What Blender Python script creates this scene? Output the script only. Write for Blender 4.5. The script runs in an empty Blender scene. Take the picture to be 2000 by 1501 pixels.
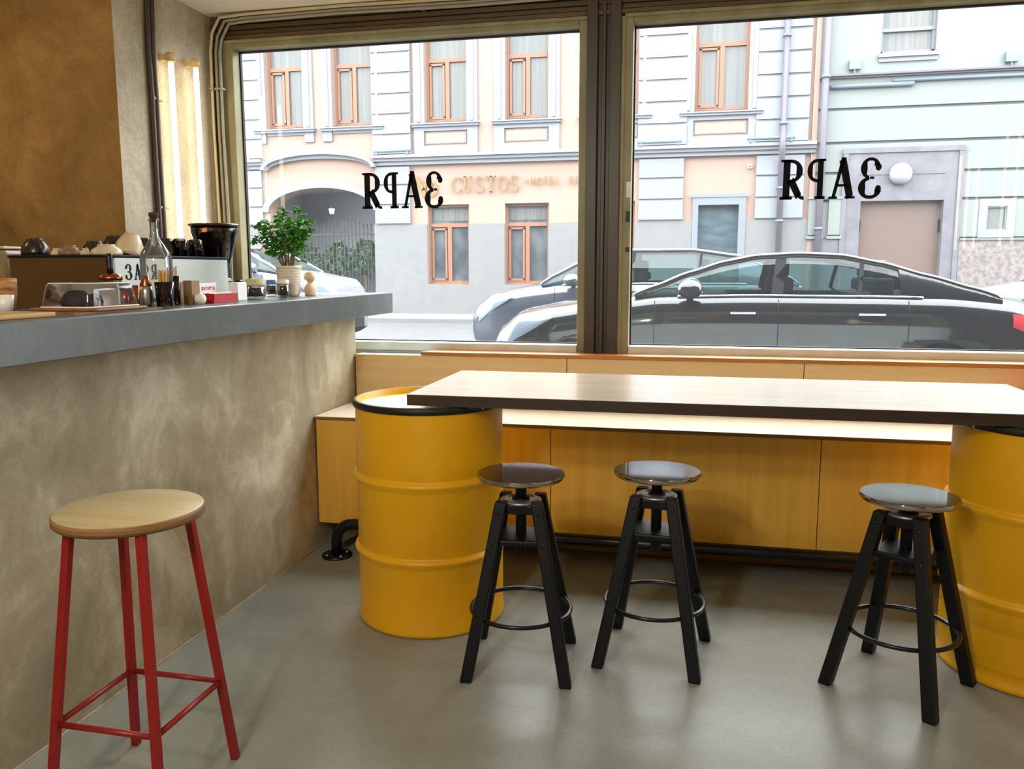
import bpy, bmesh, math, random
from mathutils import Vector, Matrix
random.seed(7)
SC = bpy.context.scene
COL = SC.collection
PI = math.pi
# ------------------------------------------------------------------ camera
YAW, PITCH, ROLL, FPX, CAMH = 0.217492572, 0.138726458, -0.00164841, 1606.28, 1.41
cy_, sy_, cp_, sp_ = math.cos(YAW), math.sin(YAW), math.cos(PITCH), math.sin(PITCH)
FWD = Vector((-sy_*cp_, cy_*cp_, -sp_)); RIG = Vector((cy_, sy_, 0)); UPV = RIG.cross(FWD)
RIG2 = RIG*math.cos(ROLL)+UPV*math.sin(ROLL); UP2 = -RIG*math.sin(ROLL)+UPV*math.cos(ROLL)
CAM0 = Vector((0, 0, CAMH))
cd = bpy.data.cameras.new('camera'); cam = bpy.data.objects.new('camera', cd); COL.objects.link(cam)
cd.sensor_width = 36; cd.lens = FPX/2000*36; cd.clip_start = .05; cd.clip_end = 200
cam.matrix_world = Matrix(((RIG2.x, UP2.x, -FWD.x, 0), (RIG2.y, UP2.y, -FWD.y, 0), (RIG2.z, UP2.z, -FWD.z, CAMH), (0, 0, 0, 1)))
SC.camera = cam
def _ray(px, py): return RIG2*((px-1000)/FPX) - UP2*((py-750.5)/FPX) + FWD
def onY(px, py, Y): r = _ray(px, py); return CAM0 + r*(Y/r.y)
def onX(px, py, X): r = _ray(px, py); return CAM0 + r*(X/r.x)
def onZ(px, py, Z): r = _ray(px, py); return CAM0 + r*((Z-CAMH)/r.z)
# ------------------------------------------------------------------ world, exposure
w = bpy.data.worlds.new('sky'); SC.world = w; w.use_nodes = True
bg = w.node_tree.nodes['Background']; bg.inputs[0].default_value = (.93, .97, 1, 1); bg.inputs[1].default_value = 13
SC.view_settings.view_transform = 'Standard'; SC.view_settings.look = 'None'
SC.view_settings.exposure = 0.0; SC.view_settings.gamma = 1; SC.view_settings.use_curve_mapping = False
SC.cycles.max_bounces = 10; SC.cycles.diffuse_bounces = 5; SC.cycles.transparent_max_bounces = 16; SC.cycles.glossy_bounces = 5
SC.cycles.sample_clamp_indirect = 6
SC.cycles.caustics_reflective = False; SC.cycles.caustics_refractive = False
# sky portal at the shop window
pl = bpy.data.lights.new('window_portal', 'AREA'); pl.shape = 'RECTANGLE'; pl.size = 5.6; pl.size_y = 1.7
pl.cycles.is_portal = True
po = bpy.data.objects.new('window_portal', pl); COL.objects.link(po); po.location = (.1, 4.6, 1.82); po.rotation_euler = (-PI/2, 0, 0)
def lamp(name, loc, energy, color, size=.08, kind='POINT'):
    d = bpy.data.lights.new(name, kind); d.energy = energy; d.color = color
    if kind == 'POINT': d.shadow_soft_size = size
    o = bpy.data.objects.new(name, d); COL.objects.link(o); o.location = loc; return o
# ------------------------------------------------------------------ materials
def lin(c): return tuple(((v/255)/12.92 if v/255 <= .04045 else ((v/255+.055)/1.055)**2.4) for v in c)
MATS = {}
def mat(name, c, rough=.6, metal=0, spec=.5, coat=0, noise=None, bump=0, emit=None, alpha=1, trans=0, ior=1.45):
    """noise = (scale, detail, colour2, contrast, stretch)"""
    if name in MATS: return MATS[name]
    m = bpy.data.materials.new(name); m.use_nodes = True; nt = m.node_tree; b = nt.nodes['Principled BSDF']
    c4 = lin(c)+(1,)
    b.inputs['Base Color'].default_value = c4; b.inputs['Roughness'].default_value = rough; b.inputs['Metallic'].default_value = metal
    b.inputs['Specular IOR Level'].default_value = spec; b.inputs['Coat Weight'].default_value = coat; b.inputs['Coat Roughness'].default_value = .05
    b.inputs['Alpha'].default_value = alpha; b.inputs['Transmission Weight'].default_value = trans; b.inputs['IOR'].default_value = ior
    if emit: b.inputs['Emission Color'].default_value = emit[0]+(1,); b.inputs['Emission Strength'].default_value = emit[1]
    if noise or bump:
        tc = nt.nodes.new('ShaderNodeTexCoord'); mp = nt.nodes.new('ShaderNodeMapping'); nz = nt.nodes.new('ShaderNodeTexNoise')
        nt.links.new(tc.outputs['Object'], mp.inputs[0]); nt.links.new(mp.outputs[0], nz.inputs['Vector'])
        sc, det, c2, con, st = noise or (40, 4, c, 1, (1, 1, 1))
        mp.inputs['Scale'].default_value = st; nz.inputs['Scale'].default_value = sc; nz.inputs['Detail'].default_value = det
        nz.inputs['Roughness'].default_value = .6
        rp = nt.nodes.new('ShaderNodeValToRGB'); nt.links.new(nz.outputs['Fac'], rp.inputs[0])
        rp.color_ramp.elements[0].position = .5-.25/con; rp.color_ramp.elements[1].position = .5+.25/con
        rp.color_ramp.elements[0].color = c4; rp.color_ramp.elements[1].color = lin(c2)+(1,)
        nt.links.new(rp.outputs[0], b.inputs['Base Color'])
        if bump:
            bp = nt.nodes.new('ShaderNodeBump'); bp.inputs['Strength'].default_value = bump; bp.inputs['Distance'].default_value = .004
            nt.links.new(nz.outputs['Fac'], bp.inputs['Height']); nt.links.new(bp.outputs[0], b.inputs['Normal'])
    MATS[name] = m; return m
ALB = .29        # outdoor exposure put into the street colours: darkened evenly under the strong sky
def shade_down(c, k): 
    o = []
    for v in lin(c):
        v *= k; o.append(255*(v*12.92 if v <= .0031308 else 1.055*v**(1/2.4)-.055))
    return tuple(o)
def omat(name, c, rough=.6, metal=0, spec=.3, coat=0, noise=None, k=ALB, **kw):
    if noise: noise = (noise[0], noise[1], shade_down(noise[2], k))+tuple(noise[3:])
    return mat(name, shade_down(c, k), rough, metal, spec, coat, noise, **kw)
def concrete(name, dark, mid, light, scale=1.6, rough=.75, fine=(.85, 1.1), stretch=(1, 1, .55)):
    """trowelled plaster: broad smears in three tones, warped, with small pits"""
    m = bpy.data.materials.new(name); m.use_nodes = True; nt = m.node_tree; N = nt.nodes; L = nt.links; b = N['Principled BSDF']
    b.inputs['Roughness'].default_value = rough; b.inputs['Specular IOR Level'].default_value = .35
    tc = N.new('ShaderNodeTexCoord'); mp = N.new('ShaderNodeMapping'); mp.inputs['Scale'].default_value = stretch
    mp.inputs['Rotation'].default_value = (.45, .2, .1)
    L.new(tc.outputs['Object'], mp.inputs[0])
    n1 = N.new('ShaderNodeTexNoise'); n1.inputs['Scale'].default_value = scale; n1.inputs['Detail'].default_value = 7; n1.inputs['Roughness'].default_value = .62; n1.inputs['Distortion'].default_value = .9
    L.new(mp.outputs[0], n1.inputs['Vector'])
    n2 = N.new('ShaderNodeTexNoise'); n2.inputs['Scale'].default_value = 70; n2.inputs['Detail'].default_value = 5
    L.new(tc.outputs['Object'], n2.inputs['Vector'])
    rp = N.new('ShaderNodeValToRGB'); e = rp.color_ramp.elements
    e[0].position = .31; e[0].color = lin(dark)+(1,); e[1].position = .69; e[1].color = lin(light)+(1,)
    x = e.new(.5); x.color = lin(mid)+(1,)
    n3 = N.new('ShaderNodeTexNoise'); n3.inputs['Scale'].default_value = scale*4.2; n3.inputs['Detail'].default_value = 6; n3.inputs['Distortion'].default_value = 1.4
    L.new(mp.outputs[0], n3.inputs['Vector'])
    av = N.new('ShaderNodeMix'); av.data_type = 'FLOAT'; av.inputs[0].default_value = .25; L.new(n1.outputs['Fac'], av.inputs[2]); L.new(n3.outputs['Fac'], av.inputs[3])
    L.new(av.outputs[0], rp.inputs[0])
    mr = N.new('ShaderNodeMapRange'); mr.inputs[1].default_value = .3; mr.inputs[2].default_value = .7; mr.inputs[3].default_value = fine[0]; mr.inputs[4].default_value = fine[1]
    L.new(n2.outputs['Fac'], mr.inputs[0])
    mx = N.new('ShaderNodeMix'); mx.data_type = 'RGBA'; mx.blend_type = 'MULTIPLY'; mx.inputs[0].default_value = 1
    L.new(rp.outputs[0], mx.inputs[6]); L.new(mr.outputs[0], mx.inputs[7]); L.new(mx.outputs[2], b.inputs['Base Color'])
    bp = N.new('ShaderNodeBump'); bp.inputs['Strength'].default_value = .12; bp.inputs['Distance'].default_value = .006
    L.new(n1.outputs['Fac'], bp.inputs['Height']); L.new(bp.outputs[0], b.inputs['Normal'])
    MATS[name] = m; return m
def wood(name, c1, c2, axis=0, rough=.45, spec=.5, scale=1, coat=0):
    m = bpy.data.materials.new(name); m.use_nodes = True; nt = m.node_tree; N = nt.nodes; L = nt.links; b = N['Principled BSDF']
    b.inputs['Roughness'].default_value = rough; b.inputs['Specular IOR Level'].default_value = spec; b.inputs['Coat Weight'].default_value = coat; b.inputs['Coat Roughness'].default_value = .15
    tc = N.new('ShaderNodeTexCoord'); mp = N.new('ShaderNodeMapping'); s = [22*scale]*3; s[axis] = 1.1*scale; mp.inputs['Scale'].default_value = s
    L.new(tc.outputs['Object'], mp.inputs[0])
    n1 = N.new('ShaderNodeTexNoise'); n1.inputs['Scale'].default_value = 1.6; n1.inputs['Detail'].default_value = 6; n1.inputs['Distortion'].default_value = .5
    L.new(mp.outputs[0], n1.inputs['Vector'])
    rp = N.new('ShaderNodeValToRGB'); e = rp.color_ramp.elements; e[0].position = .3; e[1].position = .7
    e[0].color = lin(c1)+(1,); e[1].color = lin(c2)+(1,)
    L.new(n1.outputs['Fac'], rp.inputs[0]); L.new(rp.outputs[0], b.inputs['Base Color'])
    MATS[name] = m; return m
def glassy(name, tint=(1, 1, 1), haze=0.0, rough=.0, hazecol=(.9, .93, .95), refl=1.0):
    """thin pane: see-through + Fresnel reflection + a film of dust that scatters light"""
    m = bpy.data.materials.new(name); m.use_nodes = True; nt = m.node_tree; N = nt.nodes; L = nt.links
    N.remove(N['Principled BSDF']); out = N['Material Output']
    tr = N.new('ShaderNodeBsdfTransparent'); tr.inputs[0].default_value = tint+(1,)
    gl = N.new('ShaderNodeBsdfGlossy'); gl.inputs['Roughness'].default_value = rough
    fr = N.new('ShaderNodeFresnel'); fr.inputs[0].default_value = 1.5
    ml = N.new('ShaderNodeMath'); ml.operation = 'MULTIPLY'; ml.inputs[1].default_value = refl; L.new(fr.outputs[0], ml.inputs[0])
    m1 = N.new('ShaderNodeMixShader'); L.new(ml.outputs[0], m1.inputs[0]); L.new(tr.outputs[0], m1.inputs[1]); L.new(gl.outputs[0], m1.inputs[2])
    last = m1
    if haze:
        tl = N.new('ShaderNodeBsdfTranslucent'); tl.inputs[0].default_value = hazecol+(1,)
        m2 = N.new('ShaderNodeMixShader'); m2.inputs[0].default_value = haze
        L.new(m1.outputs[0], m2.inputs[1]); L.new(tl.outputs[0], m2.inputs[2]); last = m2
    L.new(last.outputs[0], out.inputs[0]); MATS[name] = m; return m
def lacquer(m, ior): b = m.node_tree.nodes['Principled BSDF']; b.inputs['IOR'].default_value = ior; b.inputs['Specular IOR Level'].default_value = 1; return m
M = dict(
    counter_wall=concrete('counter_plaster', (122, 108, 84), (154, 142, 116), (196, 186, 164), 1.7, .75, (.93, 1.06), (1, 1, .75)),
    wall=concrete('wall_plaster', (150, 138, 116), (176, 164, 142), (202, 192, 172), 2.2),
    wallbrown=concrete('warm_plaster', (112, 84, 42), (150, 114, 62), (182, 142, 84), 1.3, .75, (.9, 1.06), (1, 1, 1)),
    floor=concrete('floor_concrete', (126, 128, 119), (142, 144, 134), (158, 159, 149), 1.2, .33, (.93, 1.05), (1, 1, 1)),
    ceiling=mat('ceiling_paint', (236, 226, 208), .9),
    slab=concrete('counter_slab', (74, 79, 79), (85, 90, 90), (98, 103, 103), 3, .28, (.93, 1.06)),
    frame=mat('olive_frame', (150, 144, 108), .45, 0, .5, noise=(5, 4, (120, 110, 74), 1.3, (1, 1, .5))),
    frame_dark=mat('brown_frame', (62, 50, 32), .4),
    gasket=mat('gasket', (22, 22, 18), .6),
    patch=mat('clasp_patch', (30, 40, 34), .5),
    sill=mat('pale_sill', (226, 234, 232), .5, noise=(14, 5, (204, 210, 204), 1.2, (.4, 1, 1))),
    header=mat('header_brown', (96, 74, 44), .5, noise=(3, 4, (74, 56, 32), 1.3, (.5, 1, 3))),
    jamb=mat('greenish_jamb', (120, 124, 104), .5, noise=(6, 4, (92, 96, 80), 1.4, (4, 1, .5))),
    glass=glassy('dirty_glass', (.97, .99, .98), .014),
    clear=glassy('clear_glass', (.985, .985, .98), .02, .02, (.9, .9, .85), .8),
    amber=glassy('bottle_glass', (.97, .965, .93), .04, .03),
    darkglass=glassy('smoked_glass', (.56, .44, .36), .0, .03),
    yellow=mat('drum_yellow', (240, 180, 12), .4, 0, .5, noise=(2.2, 5, (224, 158, 8), 1.2, (1, 1, .6))),
    rim=mat('drum_rim_black', (24, 22, 20), .5),
    lid=mat('drum_lid_cream', (244, 226, 168), .35),
    plyback=wood('plywood_back', (224, 194, 146), (214, 182, 130), 0, .5, .4, .6),
    ply=wood('plywood_bounce_tint', (236, 190, 84), (224, 172, 62), 2, .42, .45, .6),  # yellow bounce light on the front panels put into the plywood colour
    plytop=wood('plywood_top_lit', (236, 220, 196), (226, 206, 178), 0, .3, .6),  # same plywood lightened, window light on the seat put into the colour
    plyedge=mat('plywood_edge', (150, 118, 76), .6, noise=(60, 2, (110, 80, 48), 1.5, (.1, .1, 6))),
    ledge=wood('ledge_wood', (186, 120, 50), (160, 98, 38), 0, .4),
    tabletop=wood('table_top', (200, 182, 158), (184, 164, 140), 0, .24, .9, .7, .5),
    tabedge=wood('table_edge', (62, 42, 27), (46, 30, 18), 0, .5),
    stoolseat=lacquer(wood('stool_seat_wood', (64, 46, 34), (46, 33, 26), 0, .07, .5, .8, .0), 2.6),
    black=mat('black_wood', (9, 11, 14), .5, spec=.35),
    blackmetal=mat('black_metal', (14, 15, 18), .32, .0, .5),
    steel=mat('steel', (170, 170, 168), .3, 1),
    plate=mat('stool_plate', (190, 190, 188), .35, .8),
    red=mat('red_metal', (138, 22, 18), .38, 0, .5),
    seatply=wood('stool_ply_seat', (196, 176, 130), (178, 156, 110), 0, .4),
    seatedge=mat('stool_ply_edge', (150, 112, 62), .55, noise=(10, 2, (104, 70, 36), 2, (.2, .2, 12))),
    tube=mat('tube_light', (255, 240, 215), .4, emit=((1, .80, .52), 8)),
    socket=mat('lamp_socket', (214, 186, 130), .4),
    cabled=mat('cable_dark', (62, 46, 36), .5), cableg=mat('cable_grey', (150, 144, 128), .5), cablec=mat('cable_cream', (196, 178, 140), .5),
    letter=mat('black_lettering', (10, 10, 10), .7, spec=.2),
    machine_side=mat('machine_side', (120, 92, 56), .22, .75), machine_white=mat('machine_panel', (206, 212, 208), .35),
    white=mat('white_ceramic', (232, 228, 218), .3), cream=mat('cream_ceramic', (206, 186, 150), .35), darkcup=mat('dark_cup', (48, 38, 34), .25),
    browncup=mat('brown_ceramic', (130, 100, 76), .4), copper=mat('copper_metal', (160, 92, 60), .25, 1), coffee=mat('coffee_beans', (40, 26, 18), .6, noise=(160, 2, (70, 46, 30), 3, (1, 1, 1)), bump=.5),
    cork=mat('cork', (60, 44, 34), .8), stick=mat('stir_sticks', (204, 156, 96), .6), cardbox=mat('red_box', (176, 18, 26), .4), paper=mat('white_paper', (236, 236, 232), .6),
    book=mat('brown_book', (138, 112, 74), .6), cake=mat('cake', (96, 52, 26), .8, noise=(40, 4, (66, 34, 18), 1.5, (1, 1, 1))), cakedark=mat('dark_cake', (34, 20, 14), .7),
    board=wood('board_wood', (150, 98, 58), (122, 76, 42), 1, .5), boardlight=wood('board_light', (198, 160, 104), (180, 140, 84), 1, .5),
    potc=mat('pot_cream', (222, 210, 188), .4), soil=mat('soil', (52, 38, 28), .9), stem=mat('plant_stem', (112, 96, 62), .8),
    leaf=mat('plant_leaf', (104, 186, 56), .6, noise=(8, 2, (52, 128, 34), 1, (1, 1, 1))), plaster=mat('bust_plaster', (214, 186, 146), .7),
    bluelid=mat('blue_lid', (120, 140, 196), .4), olivelid=mat('woven_lid', (190, 184, 140), .7),
    cushion=mat('red_cushion', (196, 52, 60), .9),
    # street
    pink=omat('pink_stucco', (234, 200, 184), .9, noise=(1.5, 3, (236, 196, 176), .8, (1, 1, 1))), whites=omat('white_stucco', (198, 203, 212), .85),
    plinth=omat('grey_plinth', (184, 184, 182), .8, noise=(3, 4, (174, 174, 176), 1, (1, 1, 1))), orange=omat('window_wood', (206, 146, 116), .5),
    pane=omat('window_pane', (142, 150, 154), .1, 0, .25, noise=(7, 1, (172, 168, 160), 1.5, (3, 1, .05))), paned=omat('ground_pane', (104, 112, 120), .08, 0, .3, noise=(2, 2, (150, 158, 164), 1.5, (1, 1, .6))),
    mint=omat('mint_stucco', (186, 194, 190), .9), mintdark=omat('mint_groove', (162, 170, 166), .9), marble=omat('grey_marble', (170, 168, 176), .5, noise=(3, 8, (148, 146, 156), 1.5, (1, 1, 1))),
    granite=omat('speckled_granite', (196, 180, 176), .6, noise=(9, 6, (158, 150, 150), 3, (1, 1, 1))), garage=omat('brown_metal_door', (158, 134, 124), .5),
    pipe=omat('drain_pipe', (150, 144, 158), .5), bluegrey=omat('bluegrey_metal', (156, 172, 186), .4), gold=omat('gold_letters', (196, 158, 84), .5, 0),
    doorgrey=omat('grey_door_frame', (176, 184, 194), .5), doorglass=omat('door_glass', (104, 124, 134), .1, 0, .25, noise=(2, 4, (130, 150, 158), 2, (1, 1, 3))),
    road=omat('asphalt', (150, 150, 152), .8, noise=(3, 5, (136, 136, 138), 1, (1, 1, 1))), pave=omat('pavement', (206, 200, 188), .8, noise=(2, 4, (194, 190, 180), 1, (1, 1, 1))), kerb=omat('kerb_stone', (176, 176, 178), .8),
    roadred=omat('road_marking', (198, 168, 164), .8),
    gate=omat('iron_gate', (84, 88, 92), .5), passage=omat('passage_wall', (170, 174, 180), .9, k=.8), bush=omat('bush_leaf', (110, 140, 104), .7, noise=(3, 3, (140, 168, 126), 1, (1, 1, 1)), k=.8),
    carblack=mat('car_paint_dark', (14, 17, 22), .18, .0, .3, 1), cargrey=mat('car_paint_grey', (74, 80, 92), .2, .3, .6, 1), carwhite=omat('car_paint_white', (180, 185, 196), .25, 0, .5, .4),
    tyre=mat('tyre', (24, 24, 24), .8), wheel=mat('wheel_rim', (150, 154, 158), .25, .9), chrome=mat('chrome', (200, 204, 210), .12, 1), carglass=glassy('car_glass', (.40, .54, .54), .03, .0, (.7, .85, .85), 1.0),
    carinside=mat('car_interior', (70, 76, 80), .8), taillight=mat('tail_light', (200, 40, 56), .2, 0, .6, 1), headlight=mat('head_light', (120, 132, 146), .15, 0, .4, .3), darkplastic=mat('dark_plastic', (22, 24, 28), .6, spec=.2),
    lampwhite=omat('globe_white', (236, 238, 244), .3), lanternglow=mat('lantern_glow', (255, 200, 130), .5, emit=((1, .7, .35), 6)),
    shade=mat('lamp_shade', (60, 52, 44), .5),
)
# ------------------------------------------------------------------ mesh helpers
class MB:
    def __init__(s): s.b = bmesh.new()
    def box(s, x0, x1, y0, y1, z0, z1, m=None):
        vs = [s.b.verts.new((x, y, z)) for x in (x0, x1) for y in (y0, y1) for z in (z0, z1)]
        if m: 
            for v in vs: v.co = m @ v.co
        for f in ((0, 1, 3, 2), (4, 6, 7, 5), (0, 4, 5, 1), (2, 3, 7, 6), (0, 2, 6, 4), (1, 5, 7, 3)): s.b.faces.new([vs[i] for i in f])
        return s
    def bar(s, p, q, w, h=None, up=(0, 0, 1)):
        p, q = Vector(p), Vector(q); h = h or w; d = (q-p).normalized(); u = Vector(up); r = d.cross(u)
        if r.length < 1e-4: r = d.cross(Vector((0, 1, 0)))
        r.normalize(); u = r.cross(d)
        vs = [s.b.verts.new(c+r*a*w/2+u*e*h/2) for c in (p, q) for a, e in ((-1, -1), (1, -1), (1, 1), (-1, 1))]
        for f in ((3, 2, 1, 0), (4, 5, 6, 7), (0, 1, 5, 4), (1, 2, 6, 5), (2, 3, 7, 6), (3, 0, 4, 7)): s.b.faces.new([vs[i] for i in f])
        return s
    def tube(s, pts, r, n=10, closed=False, cap=True):
        pts = [Vector(p) for p in pts]; k = len(pts); rs = r if isinstance(r, (list, tuple)) else [r]*k
        rings = []; prev = None
        for i, p in enumerate(pts):
            a = pts[(i-1) % k] if (closed or i > 0) else p; c = pts[(i+1) % k] if (closed or i < k-1) else p
            d = (c-a).normalized()
            if prev is None: prev = d.orthogonal().normalized()
            u = (prev - d*prev.dot(d)).normalized(); prev = u; v = d.cross(u)
            rings.append([s.b.verts.new(p+(u*math.cos(t*2*PI/n)+v*math.sin(t*2*PI/n))*rs[i]) for t in range(n)])
        for i in range(k if closed else k-1):
            A, B = rings[i], rings[(i+1) % k]
            for t in range(n):
                f = s.b.faces.new((A[t], A[(t+1) % n], B[(t+1) % n], B[t])); f.smooth = True
        if cap and not closed: s.b.faces.new(rings[0][::-1]); s.b.faces.new(rings[-1])
        return s
    def lathe(s, prof, c=(0, 0, 0), n=32, smooth=True, rot=None):
        c = Vector(c); rings = []
        for r, z in prof:
            if r <= 1e-6: rings.append([s.b.verts.new(Vector((0, 0, z)))])
            else: rings.append([s.b.verts.new(Vector((r*math.cos(t*2*PI/n), r*math.sin(t*2*PI/n), z))) for t in range(n)])
        for R_ in rings:
            for v in R_: v.co = (rot @ v.co if rot else v.co) + c
        for A, B in zip(rings, rings[1:]):
            for t in range(n):
                a0, a1 = A[t % len(A)], A[(t+1) % len(A)]; b0, b1 = B[t % len(B)], B[(t+1) % len(B)]
                vs = []
                for v in (a0, a1, b1, b0):
                    if v not in vs: vs.append(v)
                if len(vs) > 2: 
                    f = s.b.faces.new(vs); f.smooth = smooth
        return s
    def prism(s, poly, y0, y1, plane='xz'):
        def P(a, b, d): return {'xz': (a, d, b), 'xy': (a, b, d), 'yz': (d, a, b)}[plane]
        A = [s.b.verts.new(P(a, b, y0)) for a, b in poly]; B = [s.b.verts.new(P(a, b, y1)) for a, b in poly]; n = len(poly)
        s.b.faces.new(A); s.b.faces.new(B[::-1])
        for i in range(n): s.b.faces.new((A[i], B[i], B[(i+1) % n], A[(i+1) % n]))
        return s
    def grid(s, rows, smooth=True, close=False):
        V = [[s.b.verts.new(p) for p in row] for row in rows]
        for a, b in zip(V, V[1:]):
            m = len(a)
            for i in range(m if close else m-1):
                f = s.b.faces.new((a[i], a[(i+1) % m], b[(i+1) % m], b[i])); f.smooth = smooth
        return V
    def build(s, name, m, parent=None, bevel=0, weld=False, subsurf=0):
        if weld: bmesh.ops.remove_doubles(s.b, verts=s.b.verts[:], dist=1e-5)
        bmesh.ops.recalc_face_normals(s.b, faces=s.b.faces[:])
        me = bpy.data.meshes.new(name); s.b.to_mesh(me); s.b.free(); me.materials.append(M[m] if isinstance(m, str) else m)
        o = bpy.data.objects.new(name, me); COL.objects.link(o)
        if parent: o.parent = parent
        if bevel:
            bv = o.modifiers.new('bevel', 'BEVEL'); bv.width = bevel; bv.segments = 2; bv.limit_method = 'ANGLE'; bv.angle_limit = .7
        if subsurf: sb = o.modifiers.new('sub', 'SUBSURF'); sb.levels = sb.render_levels = subsurf
        return o
def tag(o, label=None, cat=None, group=None, kind=None):
    if label: o['label'] = label
    if cat: o['category'] = cat
    if group: o['group'] = group
    if kind: o['kind'] = kind
    return o
def thing(name, label, cat, loc=(0, 0, 0), rz=0, group=None, kind=None):
    o = bpy.data.objects.new(name, None); o.empty_display_size = .05; COL.objects.link(o); o.location = loc; o.rotation_euler = (0, 0, rz)
    return tag(o, label, cat, group, kind)
def copy_tree(o, parent=None):
    c = o.copy(); COL.objects.link(c)
    if parent: c.parent = parent
    for ch in [x for x in bpy.data.objects if x.parent == o and x != c]: copy_tree(ch, c)
    return c
def struct(name, mb, m, label, cat, parent=None, **k):
    o = mb.build(name, m, parent, **k)
    if not parent: tag(o, label, cat, kind='structure')
    return o
# ================================================================== ROOM
XL, XR, YB, YW, ZC = -2.72, 2.95, -2.6, 4.42, 2.825      # alcove wall, right wall, back wall, window wall, ceiling
XK = -4.9
struct('floor', MB().box(XK, XR, YB, YW+.1, -.12, 0), 'floor', 'smooth grey green poured concrete floor of the cafe', 'floor')
struct('ceiling', MB().box(XK, XR+.1, YB-.1, YW+.12, ZC, ZC+.12), 'ceiling', 'cream painted ceiling above the shop window', 'ceiling')
struct('wall_left', MB().box(XK, XL, 3.58, YW+.1, 0, ZC), 'wall', 'pale plaster side wall carrying the two tube lamps', 'wall')
struct('wall_pier', MB().box(XK, XL, 3.577, 3.58, 0, ZC), 'wallbrown', 'warm brown plaster wall face behind the counter at left', 'wall')['kind'] = 'structure'
struct('wall_far_left', MB().box(XK-.1, XK, YB, 3.58, 0, ZC), 'wall', 'plaster wall far left behind the bar', 'wall')
struct('wall_right', MB().box(XR, XR+.1, YB, YW+.12, 0, ZC), 'wall', 'plaster wall at the right end of the room', 'wall')
struct('wall_back', MB().box(XK-.1, XR+.1, YB-.1, YB, 0, ZC), 'wall', 'plaster wall behind the viewer', 'wall')
# window wall: below the sill, the header
struct('wall_front', MB().box(XL, XR, YW, YW+.10, 0, .955), 'sill', 'low wall under the shop window', 'wall')
hb = MB()
hb.box(XL, XR, YW+.0, YW+.10, 2.69, ZC)
for i, (za, zb, yy) in enumerate(((2.692, 2.712, .030), (2.72, 2.738, .014), (2.745, 2.768, .024), (2.776, ZC, .010))): hb.box(XL, XR, YW-yy, YW+.01, za, zb)
struct('trim_1', hb, 'header', 'brown grooved header beam above the shop windows', 'trim')
struct('trim_2', MB().box(XL-.002, XL+.035, YW-.02, YW+.1, 0.955, 2.69).box(XL, XL+.018, YW-.045, YW, .955, 2.69), 'jamb', 'greenish jamb strip at the left end of the shop window', 'trim')
mu = MB(); xa, xb = -.572, -.398
mu.box(xa, xb, YW-.012, YW+.10, .956, ZC)
for a, b in ((xa, xa+.055), (xb-.055, xb)): mu.box(a, b, YW-.05, YW, .956, ZC)
mu.box((xa+xb)/2-.010, (xa+xb)/2+.010, YW-.035, YW, .956, ZC)
struct('trim_3', mu, 'frame_dark', 'dark brown grooved mullion between the two shop windows', 'trim', bevel=.003)
def shopwin(i, x0, x1, fl, fr, label):
    """x0..x1 outer frame, fl, fr = frame widths"""
    z0, z1 = .958, 2.69; f = MB()
    yo, yi = YW-.022, YW+.085
    f.box(x0, x0+fl, yo, yi, z0, z1).box(x1-fr, x1, yo, yi, z0, z1)
    f.box(x0+fl, x1-fr, yo, yi, 2.645, z1)
    f.box(x0, x0+fl*.35, yo-.012, yo, z0, z1).box(x0, x1, yo-.012, yo, z1-.018, z1)
    fo = f.build('window_%d' % i, 'frame', bevel=.004); tag(fo, label, 'window', kind='structure')
    MB().box(x0+fl, x1-fr, yo-.004, yi, z0, 1.006).build('window_sill', 'sill', fo, bevel=.006)
    g = MB(); t = .008
    g.box(x0+fl, x0+fl+t, YW+.05, YW+.07, 1.006, 2.645).box(x1-fr-t, x1-fr, YW+.05, YW+.07, 1.006, 2.645)
    g.box(x0+fl, x1-fr, YW+.05, YW+.07, 1.004, 1.004+t).box(x0+fl, x1-fr, YW+.05, YW+.07, 2.645-t, 2.646)
    g.build('gasket', 'gasket', fo)
    # one thin sheet; real pane thickness is below a pixel at this distance
    p = MB(); p.b.faces.new([p.b.verts.new(v) for v in ((x0+fl, YW+.078, 1.0), (x1-fr, YW+.078, 1.0), (x1-fr, YW+.078, 2.65), (x0+fl, YW+.078, 2.65))])
    p.build('window_pane', 'glass', fo)
    return fo
shopwin(1, XL+.035, xa, .10, .042, 'left shop window with olive metal frame and black lettering')
w2 = shopwin(2, xb, XR-.1, .06, .1, 'right shop window with olive metal frame and black lettering')
for z0, z1, mm in ((1.655, 1.71, 'patch'), (1.50, 1.525, 'patch'), (1.78, 1.86, 'sill')):
    MB().box(xb+.036, xb+.058, YW-.026, YW-.021, z0, z1).build('frame_patch', mm, w2)
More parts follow.
